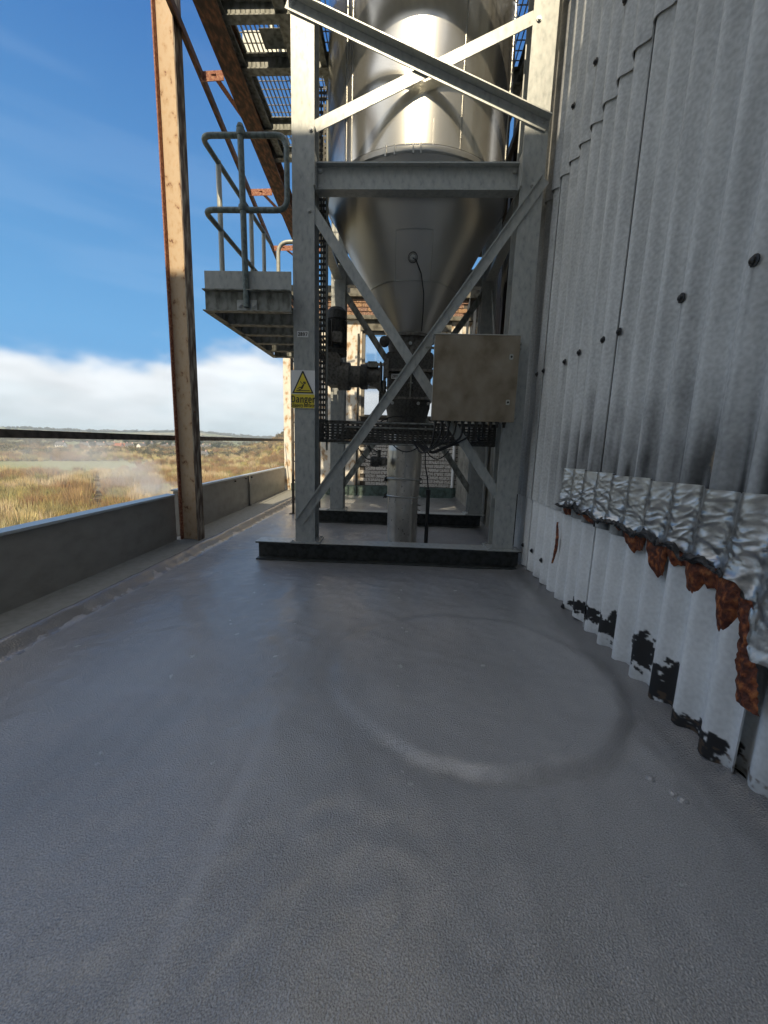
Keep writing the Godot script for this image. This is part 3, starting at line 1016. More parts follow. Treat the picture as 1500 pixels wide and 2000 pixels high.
# ---------------------------------------------------------------- left edge
func parapet_and_post() -> void:
	var o := thing("parapet_panel", "near grey sheet metal parapet panel with a pale folded top", "parapet", Vector3(-2.40, 0, 0))
	var g := G.new()
	g.span(Vector3(-0.05, 0.02, -4.06), Vector3(0, 0.535, 1.55))
	put("panel", g, M.parapet, o)
	g = G.new()
	g.prism(PackedVector2Array([Vector2(-0.085, -0.012), Vector2(0.012, -0.012), Vector2(0.018, -0.006), Vector2(0.014, 0.010), Vector2(-0.07, 0.018), Vector2(-0.085, 0.01)]), Vector3(0, 0.548, -4.06), Vector3(0, 0.548, 1.55), Vector3.UP)
	put("coping", g, M.coping, o)
	var a := Vector3(-2.455, 0, -4.22)
	var b := Vector3(-2.60, 0, -8.76)
	o = thing("parapet_panel", "far grey parapet panels beyond the rusty post", "parapet", a)
	var dir := (b - a)
	for k in 2:
		var p := dir * (0.0 if k == 0 else 0.493)
		var q := dir * (0.49 if k == 0 else 1.0)
		g = G.new()
		g.prism(PackedVector2Array([Vector2(0, 0.02), Vector2(0.05, 0.02), Vector2(0.05, 0.565), Vector2(0, 0.565)]), p, q, Vector3.UP)
		put("panel", g, M.parapet, o)
	g = G.new()
	g.prism(PackedVector2Array([Vector2(-0.016, 0.568), Vector2(0.075, 0.568), Vector2(0.075, 0.586), Vector2(-0.010, 0.590)]), Vector3.ZERO, dir, Vector3.UP)
	put("coping", g, M.coping, o)
	g = G.new()
	g.box(dir * 0.4915 + Vector3(0.018, 0.30, 0), Vector3(0.02, 0.5, 0.05))
	put("joint_strip", g, M.parapet, o)
	for t in [0.36, 0.46, 0.52]:
		g = G.new()
		g.prism(ngon(0.012, 6), dir * t + Vector3(0.0, 0.53, 0), dir * t + Vector3(0.02, 0.53, 0), Vector3.UP)
		put("bolt", g, M.dark_iron, o)
	# hand rail: a flat bar
	g = G.new()
	g.prism(rect(0.012, 0.052), Vector3(-2.405, 1.147, 1.55), Vector3(-2.405, 1.147, -4.1), Vector3.UP)
	g.prism(rect(0.012, 0.05), Vector3(-2.405, 1.147, -4.1), Vector3(-2.60, 1.17, -8.7), Vector3.UP)
	var r := put("hand_rail", g, M.rail)
	tag(r, "dark brown flat steel hand rail running above the parapet", "hand rail")
	# rusty H post
	o = thing("steel_post", "tall rusty steel post with peeling cream paint at the parapet", "post", Vector3(-2.275, 0, -4.155))
	var lean := Vector3(0.03, 0, 0)
	g = G.new()
	g.prism(rect(0.012, 0.135), Vector3(0.094, 0.0, 0), Vector3(0.094, 6.4, 0) + lean, Vector3(0, 0, 1))
	put("flange", g, M.soiled, o)  # dark copy carries the shade of the flange turned from the sun
	g = G.new()
	g.prism(rect(0.012, 0.135), Vector3(-0.094, 0.0, 0), Vector3(-0.094, 6.4, 0) + lean, Vector3(0, 0, 1))
	put("flange", g, M.redlead, o)  # browner than the web to carry the shade of this unlit face
	g = G.new()
	g.prism(rect(0.176, 0.010), Vector3(0, 0.0, 0.012), Vector3(0, 6.4, 0.012) + lean, Vector3(0, 0, 1))
	put("web", g, M.peel, o)
	g = G.new()
	g.span(Vector3(-0.13, 0.0, -0.1), Vector3(0.125, 0.012, 0.1))
	put("base_plate", g, M.rust, o)
	for p in [[0.101, 1.42, 0.03], [0.101, 2.75, -0.02], [0.102, 3.2, 0.02], [-0.10, 1.15, 0.06]]:
		g = G.new()
		var s := 1.0 if p[0] > 0 else -1.0
		g.prism(ngon(0.012, 6), Vector3(p[0], p[1], p[2]), Vector3(p[0] + 0.014 * s, p[1], p[2]), Vector3.UP)
		put("bolt", g, M.rust, o)

func lattice() -> void:
	var o := thing("lattice_girder", "rust brown steel girder with cross struts high above the parapet", "girder", Vector3.ZERO)
	var g := G.new()
	var a0 := Vector3(-2.05, 4.83, -3.75)
	var a1 := Vector3(-2.66, 4.83, -8.8)
	g.prism(lsec(0.07, 0.075, 0.009), a0, a1, Vector3.UP)
	put("outer_chord", g, M.rust, o)
	var b0 := Vector3(-1.72, 4.92, -2.6)
	var b1 := Vector3(-2.12, 4.92, -9.0)
	g = G.new()
	g.prism(isec(0.2, 0.24, 0.014, 0.010), b0, b1, Vector3.UP)
	put("inner_chord", g, M.rust, o)
	for z in [-4.62, -6.5, -8.2]:
		var p := a0.lerp(a1, (z - a0.z) / (a1.z - a0.z))
		var q := b0.lerp(b1, (z - b0.z) / (b1.z - b0.z))
		g = G.new()
		g.prism(lsec(0.06, 0.09, 0.008), p + Vector3(-0.03, 0, 0), q + Vector3(-0.1, -0.08, 0), Vector3.UP)
		put("strut", g, M.redlead, o)
		g = G.new()
		g.prism(rect(0.05, 0.008), p.lerp(q, 0.35) + Vector3(0, -0.06, 0.01), q + Vector3(-0.08, -0.08, -0.9), Vector3.UP)
		put("brace", g, M.redlead, o)
	g = G.new()
	g.prism(lsec(0.06, 0.09, 0.008), Vector3(-2.1, 4.8, -8.22), Vector3(-1.2, 4.8, -8.22), Vector3.UP)
	put("strut", g, M.redlead, o)

# ---------------------------------------------------------------- silo frame
func frame() -> void:
	var o := thing("steel_framework", "galvanised steel support frame with crossed angle braces around the silo", "steel frame", Vector3.ZERO)
	var bm := bolt_mesh(0.013)
	var g: G
	for z in [-3.75, -5.645]:
		g = G.new()
		g.prism(isec(0.18, 0.18, 0.012, 0.009), Vector3(-1.385, 0.092, z), Vector3(1.165, 0.092, z), Vector3.UP)
		put("base_beam", g, M.beam_shade, o)
		g = G.new()
		g.box(Vector3(-0.11, 0.185, z), Vector3(2.55, 0.004, 0.18))
		put("beam_top", g, M.galv, o)
	var cols := [[-0.8965, -3.75], [0.98, -3.75], [-0.905, -5.645], [1.06, -5.645]]
	for c in cols:
		g = G.new()
		g.prism(isec(0.188, 0.19, 0.012, 0.009), Vector3(c[0], 0.205, c[1]), Vector3(c[0], 6.3, c[1]), Vector3(0, 0, 1))
		put("column", g, M.galv, o)
		g = G.new()
		g.span(Vector3(c[0] - 0.14, 0.189, c[1] - 0.13), Vector3(c[0] + 0.14, 0.204, c[1] + 0.13))
		put("base_plate", g, M.galv, o)
		for sx in [-0.115, 0.115]:
			for sz in [-0.105, 0.105]:
				bolt_at(o, bm, Vector3(c[0] + sx, 0.205, c[1] + sz), "up")
	# horizontal beams
	for h in [[Vector3(-0.80, 3.34, -3.74), Vector3(0.885, 3.34, -3.74)], [Vector3(-0.81, 3.30, -5.645), Vector3(0.965, 3.30, -5.645)], [Vector3(-0.9, 3.34, -3.86), Vector3(-0.905, 3.34, -5.53)], [Vector3(1.0, 3.34, -3.86), Vector3(1.05, 3.34, -5.53)]]:
		g = G.new()
		g.prism(isec(0.11, 0.205, 0.011, 0.008), h[0], h[1], Vector3.UP)
		put("cross_beam", g, M.galv, o)
	for s in [-1, 1]:
		g = G.new()
		var x := -0.796 if s < 0 else 0.881
		g.span(Vector3(x - 0.006, 3.22, -3.70), Vector3(x + 0.006, 3.47, -3.60))
		put("end_cleat", g, M.galv, o)
		for y in [3.28, 3.40]:
			bolt_at(o, bm, Vector3(x - 0.03 * s, y, -3.735 + 0.006))
	# braces: angle sections
	var la := lsec(0.075, 0.085, 0.009)
	g = G.new()
	g.prism(mirror(la), Vector3(-1.0, 4.545, -3.652), Vector3(1.075, 3.705, -3.652), Vector3.UP)
	put("brace", g, M.galv, o)
	g = G.new()
	g.prism(rect(0.009, 0.088), Vector3(-0.80, 3.675, -3.662), Vector3(0.90, 4.40, -3.662), Vector3.UP)
	put("brace", g, M.galv, o)
	g = G.new()
	g.prism(mirror(lsec(0.03, 0.085, 0.009)), Vector3(-0.985, 0.42, -3.652), Vector3(1.04, 3.315, -3.652), Vector3(-0.7, 0.7, 0))
	put("brace", g, M.galv, o)
	g = G.new()
	g.prism(rect(0.009, 0.085), Vector3(-0.86, 3.12, -3.672), Vector3(0.985, 0.60, -3.672), Vector3.UP)
	put("brace", g, M.galv, o)
	# rear face
	g = G.new()
	g.prism(rect(0.009, 0.08), Vector3(-0.85, 3.12, -5.565), Vector3(1.0, 0.5, -5.565), Vector3.UP)
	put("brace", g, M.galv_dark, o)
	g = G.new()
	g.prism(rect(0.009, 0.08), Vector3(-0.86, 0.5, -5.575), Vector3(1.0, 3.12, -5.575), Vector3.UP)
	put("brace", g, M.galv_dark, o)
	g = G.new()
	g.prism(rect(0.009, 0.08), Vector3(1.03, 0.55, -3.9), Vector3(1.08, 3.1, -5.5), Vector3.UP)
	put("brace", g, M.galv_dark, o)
	for p in [[-0.83, 3.65], [-0.965, 4.50], [1.02, 3.70], [0.93, 4.38], [-0.95, 0.47], [1.0, 0.60], [-0.845, 3.06], [0.985, 3.25]]:
		bolt_at(o, bm, Vector3(p[0], p[1], -3.652 if absf(p[0]) > 0.0 and p[1] > 0.5 and p[1] != 4.50 and p[1] != 3.70 and p[1] != 3.25 else -3.642))

# ---------------------------------------------------------------- silo
const SC := Vector3(0.05, 0, -4.63)

func silo() -> void:
	var o := thing("silo", "shiny steel storage silo with a cone bottom inside the frame", "silo", SC)
	var g := G.new()
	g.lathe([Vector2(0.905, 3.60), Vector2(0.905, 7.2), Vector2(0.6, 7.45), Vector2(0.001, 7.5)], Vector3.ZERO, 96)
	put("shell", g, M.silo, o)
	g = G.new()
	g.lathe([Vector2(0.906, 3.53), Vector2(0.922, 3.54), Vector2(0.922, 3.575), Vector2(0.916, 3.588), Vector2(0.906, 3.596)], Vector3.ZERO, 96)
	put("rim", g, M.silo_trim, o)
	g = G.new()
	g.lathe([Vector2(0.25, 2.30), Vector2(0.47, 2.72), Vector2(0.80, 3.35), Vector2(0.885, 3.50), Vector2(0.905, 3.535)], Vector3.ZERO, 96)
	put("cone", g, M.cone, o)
	g = G.new()
	g.lathe([Vector2(0.474, 2.722), Vector2(0.480, 2.722), Vector2(0.485, 2.734), Vector2(0.478, 2.736)], Vector3.ZERO, 72)
	put("cone_seam", g, M.silo_trim, o)
	# vertical seams with rivets
	for a in [-0.79, -0.71, 0.40, 1.15]:
		var d := Vector3(sin(a), 0, cos(a))
		g = G.new()
		g.box(d * 0.906 + Vector3(0, 5.3, 0), Vector3(0.012, 3.4, 0.006), Basis(Vector3.UP, a))
		put("seam", g, M.silo_trim, o)
	var rv := G.new()
	rv.lathe([Vector2(0.008, 0.0), Vector2(0.006, 0.004), Vector2(0.0004, 0.006)], Vector3.ZERO, 8)
	var rm := rv.mesh()
	for a in [-0.79, 0.40]:
		for k in 8:
			var r := hang("rivet", rm, M.silo_trim, o)
			r.position = Vector3(sin(a), 0, cos(a)) * 0.909 + Vector3(0, 3.68 + k * 0.17, 0)
			r.basis = Basis(Vector3.UP, a) * Basis(Vector3.RIGHT, PI / 2)
	# hatch frame low on the shell
	g = G.new()
	for a in [-0.12, 0.13]:
		g.box(Vector3(sin(a), 0, cos(a)) * 0.908 + Vector3(0, 3.66, 0), Vector3(0.01, 0.24, 0.008), Basis(Vector3.UP, a))
	for a in [-0.30, -0.215, -0.045, 0.02]:
		g.box(Vector3(sin(a), 0, cos(a)) * 0.925 + Vector3(0, 3.555, 0), Vector3(0.012, 0.08, 0.012), Basis(Vector3.UP, a))
	put("hatch_frame", g, M.silo_trim, o)
	# inspection plate on the cone, with probe
	var rows := []
	for j in 9:
		var y := lerpf(2.72, 3.08, j / 8.0)
		var rr := 0.25 + (y - 2.30) * 0.5238 + 0.007
		var line := PackedVector3Array()
		for i in 13:
			var x := lerpf(-0.175, 0.165, i / 12.0)
			line.push_back(Vector3(x, y, sqrt(rr * rr - x * x)))
		rows.append(line)
	g = G.new()
	g.grid(rows)
	put("inspection_plate", g, M.cone, o)
	g = G.new()
	for e in [[0, 0, 0, 12], [8, 0, 8, 12]]:
		g.tube(rows[e[0]], 0.005, 6)
	var l := PackedVector3Array()
	var r2 := PackedVector3Array()
	for j in 9:
		l.push_back(rows[j][0]); r2.push_back(rows[j][12])
	g.tube(l, 0.005, 6)
	g.tube(r2, 0.005, 6)
	put("plate_edge", g, M.silo_trim, o)
	var nrm := Vector3(0, -0.46, 0.89).normalized()
	var at := Vector3(-0.01, 2.885, 0.565)
	var ax := Basis(Vector3.RIGHT, nrm, Vector3.RIGHT.cross(nrm))
	g = G.new()
	g.lathe([Vector2(0.040, -0.01), Vector2(0.040, 0.012), Vector2(0.034, 0.016), Vector2(0.030, 0.012), Vector2(0.026, 0.03), Vector2(0.018, 0.034), Vector2(0.0005, 0.036)], at, 20, ax)
	var pr := put("probe", g, M.bolt, o)
	g = G.new()
	g.lathe([Vector2(0.042, 0.0), Vector2(0.046, 0.004), Vector2(0.046, 0.012), Vector2(0.041, 0.016)], at, 20, ax)
	put("gasket", g, M.black, pr)
	g = G.new()
	g.tube(PackedVector3Array([at + nrm * 0.03, at + nrm * 0.05 + Vector3(0.03, -0.02, 0), at + Vector3(0.085, -0.13, -0.02), at + Vector3(0.12, -0.28, -0.10), at + Vector3(0.125, -0.42, -0.19), at + Vector3(0.12, -0.58, -0.27)]), 0.006, 6)
	put("probe_cable", g, M.black, pr)

func flange_ring(o: Node3D, called: String, y: float, r: float, at: Vector3, count: int, bm: Mesh) -> void:
	var g := G.new()
	g.lathe([Vector2(0.02, y - 0.014), Vector2(r, y - 0.014), Vector2(r, y + 0.014), Vector2(0.02, y + 0.014)], at, 40)
	put(called, g, M.valve, o)
	for k in count:
		var a := TAU * (k + 0.5) / count
		bolt_at(o, bm, at + Vector3(sin(a) * (r - 0.03), y + 0.014, cos(a) * (r - 0.03)), "up")

func valve_and_pipe() -> void:
	var at := Vector3(0.05, 0, -4.63)
	var o := thing("rotary_valve", "grimy dark rotary valve bolted under the silo cone with its drive motor", "valve", at)
	var bm := bolt_mesh(0.012)
	var z := Vector3.ZERO
	flange_ring(o, "top_flange", 2.285, 0.29, z, 14, bm)
	var g := G.new()
	g.lathe([Vector2(0.225, 2.10), Vector2(0.25, 2.27)], z, 32)
	put("neck", g, M.valve, o)
	g = G.new()
	g.bevel(Vector3(0, 2.03, 0), Vector3(0.50, 0.17, 0.44), 0.02)
	put("upper_body", g, M.dark_iron, o)
	g = G.new()
	g.box(Vector3(0.0, 1.93, 0), Vector3(0.54, 0.025, 0.48))
	put("body_band", g, M.valve, o)
	g = G.new()
	var ax := Basis(Vector3(0, 1, 0), Vector3(0, 0, 1), Vector3(1, 0, 0))
	g.lathe([Vector2(0.02, -0.20), Vector2(0.21, -0.20), Vector2(0.225, -0.18), Vector2(0.225, 0.18), Vector2(0.21, 0.20), Vector2(0.02, 0.20)], Vector3(0.0, 1.78, 0), 32, ax)
	put("rotor_housing", g, M.dark_iron, o)
	g = G.new()
	g.bevel(Vector3(0, 1.785, 0), Vector3(0.47, 0.26, 0.38), 0.02)
	put("lower_body", g, M.valve, o)
	g = G.new()
	g.box(Vector3(0.0, 1.645, 0), Vector3(0.54, 0.025, 0.46))
	put("body_band", g, M.valve, o)
	for x in [-0.17, -0.03, 0.11, 0.22]:
		bolt_at(o, bm, Vector3(x, 1.59, 0.235))
	for x in [-0.1, 0.0]:
		bolt_at(o, bm, Vector3(x, 2.2, 0.245))
	g = G.new()
	g.lathe([Vector2(0.17, 1.28), Vector2(0.20, 1.36), Vector2(0.25, 1.56), Vector2(0.255, 1.632)], z, 32)
	put("outlet_cone", g, M.dark_iron, o)
	g = G.new()
	g.tube(PackedVector3Array([Vector3(0.02, 1.66, 0.225), Vector3(0.02, 1.90, 0.235)]), 0.010, 6)
	g.box(Vector3(0.02, 1.80, 0.235), Vector3(0.05, 0.012, 0.012))
	put("tie_rod", g, M.galv_dark, o)
	g = G.new()
	g.bevel(Vector3(-0.245, 1.95, 0.24), Vector3(0.05, 0.19, 0.03), 0.008)
	put("handle_plate", g, M.valve, o)
	g = G.new()
	g.lathe([Vector2(0.02, -0.05), Vector2(0.05, -0.04), Vector2(0.055, 0.0), Vector2(0.05, 0.04), Vector2(0.001, 0.055)], Vector3(-0.275, 2.22, 0.2), 16, ax)
	put("end_cap", g, M.dark_iron, o)
	# bearing, shaft and drive towards the left column
	g = G.new()
	for x in [-0.27, -0.31]:
		g.box(Vector3(x, 1.87, 0.05), Vector3(0.018, 0.30, 0.28))
	put("end_plate", g, M.valve, o)
	g = G.new()
	g.tube(PackedVector3Array([Vector3(-0.30, 1.89, 0.05), Vector3(-0.46, 1.89, 0.05)]), 0.095, 18)
	put("bearing_housing", g, M.valve, o)
	g = G.new()
	g.tube(PackedVector3Array([Vector3(-0.46, 1.88, 0.05), Vector3(-0.535, 1.88, 0.05)]), 0.135, 20)
	put("coupling", g, M.dark_iron, o)
	g = G.new()
	g.bevel(Vector3(-0.40, 2.0, 0.08), Vector3(0.11, 0.06, 0.14), 0.01)
	put("oil_cup", g, M.galv_dark, o)
	g = G.new()
	g.tube(PackedVector3Array([Vector3(-0.535, 1.88, 0.05), Vector3(-0.66, 1.88, 0.05)]), 0.115, 18)
	g.tube(PackedVector3Array([Vector3(-0.655, 1.88, 0.05), Vector3(-0.78, 1.88, 0.05)]), 0.150, 20)
	put("gearbox", g, M.valve, o)
	g = G.new()
	g.bevel(Vector3(-0.84, 1.94, 0.05), Vector3(0.17, 0.34, 0.24), 0.03)
	put("gear_case", g, M.valve, o)
	g = G.new()
	g.lathe([Vector2(0.02, 0), Vector2(0.115, 0.0), Vector2(0.115, 0.05), Vector2(0.098, 0.06), Vector2(0.098, 0.36), Vector2(0.11, 0.37), Vector2(0.11, 0.45), Vector2(0.07, 0.49), Vector2(0.001, 0.495)], Vector3(-0.81, 2.10, 0.05), 24)
	for k in 20:
		var a := TAU * k / 20.0
		g.box(Vector3(-0.81 + sin(a) * 0.105, 2.31, 0.05 + cos(a) * 0.105), Vector3(0.005, 0.28, 0.02), Basis(Vector3.UP, a))
	put("motor", g, M.dark_iron, o)
	g = G.new()
	g.bevel(Vector3(-0.78, 2.26, 0.18), Vector3(0.10, 0.11, 0.07), 0.012)
	put("terminal_box", g, M.valve, o)
	g = G.new()
	g.prism(PackedVector2Array([Vector2(-0.33, 1.86), Vector2(-0.33, 1.60), Vector2(-0.25, 1.56), Vector2(-0.25, 1.84)]), Vector3(0, 0, 0.02), Vector3(0, 0, 0.035), Vector3.UP)
	g.prism(PackedVector2Array([Vector2(-0.52, 1.80), Vector2(-0.36, 1.76), Vector2(-0.24, 1.62), Vector2(-0.24, 1.72), Vector2(-0.34, 1.86)]), Vector3(0, 0, 0.10), Vector3(0, 0, 0.112), Vector3.UP)
	put("bracket", g, M.valve, o)

	# outlet pipe
	o = thing("outlet_pipe", "scuffed vertical steel outlet pipe with two wire clamps below the cable tray", "pipe", Vector3(0.035, 0, -4.58))
	g = G.new()
	g.lathe([Vector2(0.188, 0.755), Vector2(0.193, 0.80), Vector2(0.199, 0.95), Vector2(0.196, 1.08), Vector2(0.180, 1.18), Vector2(0.172, 1.27)], z, 40)
	put("upper_section", g, M.pipe, o)
	g = G.new()
	g.lathe([Vector2(0.178, 0.555), Vector2(0.184, 0.565), Vector2(0.190, 0.752)], z, 40)
	put("middle_section", g, M.pipe, o)
	g = G.new()
	g.lathe([Vector2(0.176, -0.02), Vector2(0.176, 0.552)], z, 40)
	put("lower_section", g, M.pipe, o)
	g = G.new()
	g.box(Vector3(0.01, 0.98, 0.198), Vector3(0.010, 0.40, 0.006))
	put("weld_seam", g, M.silo_trim, o)
	for y in [0.752, 0.560]:
		var pts := PackedVector3Array()
		for k in 41:
			var a := TAU * k / 40.0
			pts.push_back(Vector3(sin(a) * 0.196, y + 0.022 * cos(a) * (1.0 if y > 0.7 else 0.4) - 0.006 * sin(a), cos(a) * 0.196))
		g = G.new()
		g.tube(pts, 0.009, 8, false)
		var ring := put("clamp_ring", g, M.bolt, o)
		g = G.new()
		g.bevel(Vector3(-0.205, y - 0.002, 0.03), Vector3(0.035, 0.05, 0.03), 0.008)
		g.tube(sag(Vector3(-0.19, y + 0.03, 0.05), Vector3(-0.23, y - 0.03, 0.05), -0.01, 4), 0.006, 6)
		put("toggle", g, M.dark_iron, ring)
	for k in 6:
		g = G.new()
		var y := 0.30 + k * 0.055 + (0.2 if k > 3 else 0.0)
		g.tube(PackedVector3Array([Vector3(0.17, y, 0.06), Vector3(0.205, y - 0.004, 0.07)]), 0.007, 6)
		put("stud", g, M.dark_iron, o)
	# thin black pipe beside it
	g = G.new()
	g.tube(PackedVector3Array([Vector3(0, 0, 0), Vector3(0, 0.60, 0)]), 0.022, 10)
	g.tube(PackedVector3Array([Vector3(0, 0.60, 0), Vector3(-0.002, 0.66, 0)]), 0.028, 10)
	g.tube(PackedVector3Array([Vector3(-0.002, 0.66, 0), Vector3(-0.02, 0.80, 0), Vector3(-0.05, 0.93, 0.01), Vector3(-0.06, 1.15, 0.02)]), 0.008, 6)
	var hp := put("black_hose", g, M.black)
	hp.position = Vector3(0.315, 0, -4.42)
	tag(hp, "thin black standing hose right of the steel outlet pipe", "hose")
	# small actuator left of the pipe
	o = thing("actuator", "small dark cylindrical actuator with wires left of the outlet pipe", "actuator", Vector3(-0.27, 0.955, -4.42))
	g = G.new()
	g.lathe([Vector2(0.02, -0.075), Vector2(0.05, -0.07), Vector2(0.058, -0.05), Vector2(0.058, 0.02), Vector2(0.05, 0.025), Vector2(0.05, 0.10), Vector2(0.001, 0.11)], Vector3(0, 0, 0), 20, Basis(Vector3(0, 1, 0), Vector3(1, 0, 0), Vector3(0, 0, -1)))
	put("body", g, M.dark_iron, o)
	g = G.new()
	g.bevel(Vector3(0.085, 0, 0.03), Vector3(0.06, 0.085, 0.06), 0.01)
	put("head", g, M.valve, o)
	g = G.new()
	g.tube(PackedVector3Array([Vector3(0.02, 0.05, 0), Vector3(0.02, 0.13, 0)]), 0.02, 10)
	put("stem", g, M.dark_iron, o)
	g = G.new()
	for k in 5:
		g.tube(bent([Vector3(0.02, 0.10, 0), Vector3(-0.05 - 0.02 * k, 0.06 + 0.03 * k, 0.02 * k), Vector3(-0.10 - 0.015 * k, 0.22 + 0.02 * k, 0.03)], 0.05), 0.0035, 5)
	put("wire", g, M.black, o)

# ---------------------------------------------------------------- control box
func control_box() -> void:
	var o := thing("control_cabinet", "stained square steel control cabinet mounted on the right column", "cabinet", Vector3(0.595, 1.71, -3.5))
	var g := G.new()
	g.bevel(Vector3(0, 0, -0.075), Vector3(0.69, 0.685, 0.12), 0.006)
	put("body", g, M.cabinet, o)
	g = G.new()
	g.bevel(Vector3(0, 0, 0.001), Vector3(0.70, 0.695, 0.028), 0.006)
	put("door", g, M.cabinet, o)
	g = G.new()
	g.span(Vector3(-0.354, -0.345, -0.013), Vector3(-0.3505, 0.347, 0.013))
	put("door_edge", g, M.cabinet_edge, o)
	g = G.new()
	g.span(Vector3(-0.36, 0.349, -0.14), Vector3(0.355, 0.354, 0.018))
	put("rain_lip", g, M.cabinet_edge, o)
	for y in [0.18, -0.185]:
		g = G.new()
		g.bevel(Vector3(0.285, y, 0.019), Vector3(0.03, 0.042, 0.010), 0.005)
		var lk := put("lock", g, M.galv_pale, o)
		g = G.new()
		g.prism(ngon(0.009, 12), Vector3(0.285, y, 0.024), Vector3(0.285, y, 0.0265), Vector3.UP)
		put("keyhole", g, M.black, lk)
	for y in [0.28, 0.325, -0.31]:
		g = G.new()
		g.span(Vector3(0.30, y - 0.008, -0.165), Vector3(0.405, y + 0.008, -0.137))
		put("mounting_bracket", g, M.galv_dark, o)
	g = G.new()
	g.span(Vector3(-0.42, 0.27, -0.165), Vector3(-0.30, 0.286, -0.14))
	put("mounting_bracket", g, M.galv_dark, o)
	for k in 11:
		g = G.new()
		var x := -0.31 + k * 0.060
		g.prism(ngon(0.018, 6), Vector3(x, -0.342, -0.07), Vector3(x, -0.362, -0.07), Vector3(0, 0, 1))
		g.tube(PackedVector3Array([Vector3(x, -0.362, -0.07), Vector3(x, -0.392, -0.07)]), 0.012, 8)
		put("cable_gland", g, M.dark_iron, o)
	# cables that leave the glands
	var rng := RandomNumberGenerator.new()
	rng.seed = 77
	for k in 8:
		var x := 0.595 - 0.31 + k * 0.060
		g = G.new()
		var a := Vector3(x, 1.32, -3.57)
		var pts := PackedVector3Array()
		if k < 4:
			pts = bent([a, a + Vector3(-0.01, -0.10, 0.01), Vector3(0.25 - 0.025 * k + rng.randf() * 0.02, 1.10 - 0.012 * k, -3.62), Vector3(0.16 - 0.02 * k, 1.16 + 0.01 * k, -3.84)], 0.07)
		elif k < 6:
			pts = bent([a, a + Vector3(0, -0.09, 0), Vector3(0.34 + 0.03 * k, 1.17, -3.66), Vector3(0.27, 1.12 - 0.01 * k, -3.66), Vector3(0.18, 1.21, -3.84)], 0.05)
		else:
			pts = bent([a, a + Vector3(0, -0.08, 0), a + Vector3(0.05, -0.11, -0.12), a + Vector3(0.02, -0.12, -0.26)], 0.04)
		g.tube(pts, 0.009, 6)
		var cb := put("cable", g, M.black)
		tag(cb, "black cable curving left from the control cabinet glands to the cable tray" if k < 4 else "black cable hanging in a low loop under the middle of the control cabinet" if k < 6 else "short black cable running straight back under the right half of the cabinet", "cable", "cables curving left under the control cabinet" if k < 4 else "cables looping under the control cabinet" if k < 6 else "short cables under the control cabinet")

# ---------------------------------------------------------------- cable trays
func perforated(g: G, at: Vector3, right: Vector3, up: Vector3, nx: int, ny: int, px: float, py: float, sx: float, sy: float) -> void:
	var n := right.cross(up) * 0.0012
	for i in nx:
		for j in ny:
			var o := at + right * (px * i) + up * (py * j)
			var bx := (px - sx) * 0.5
			var by := (py - sy) * 0.5
			for r in [[0.0, 0.0, px, by], [0.0, py - by, px, py], [0.0, by, bx, py - by], [px - bx, by, px, py - by]]:
				var a: Vector3 = o + right * r[0] + up * r[1]
				var b: Vector3 = o + right * r[2] + up * r[1]
				var c: Vector3 = o + right * r[2] + up * r[3]
				var d: Vector3 = o + right * r[0] + up * r[3]
				g.quad(a + n, b + n, c + n, d + n)
				g.quad(b - n, a - n, d - n, c - n)
			# slot sides
			var p := o + right * bx + up * by
			var q := o + right * (px - bx) + up * (py - by)
			g.quad(p - n, p + right * sx - n, p + right * sx + n, p + n)
			g.quad(q + n, q - right * sx + n, q - right * sx - n, q - n)

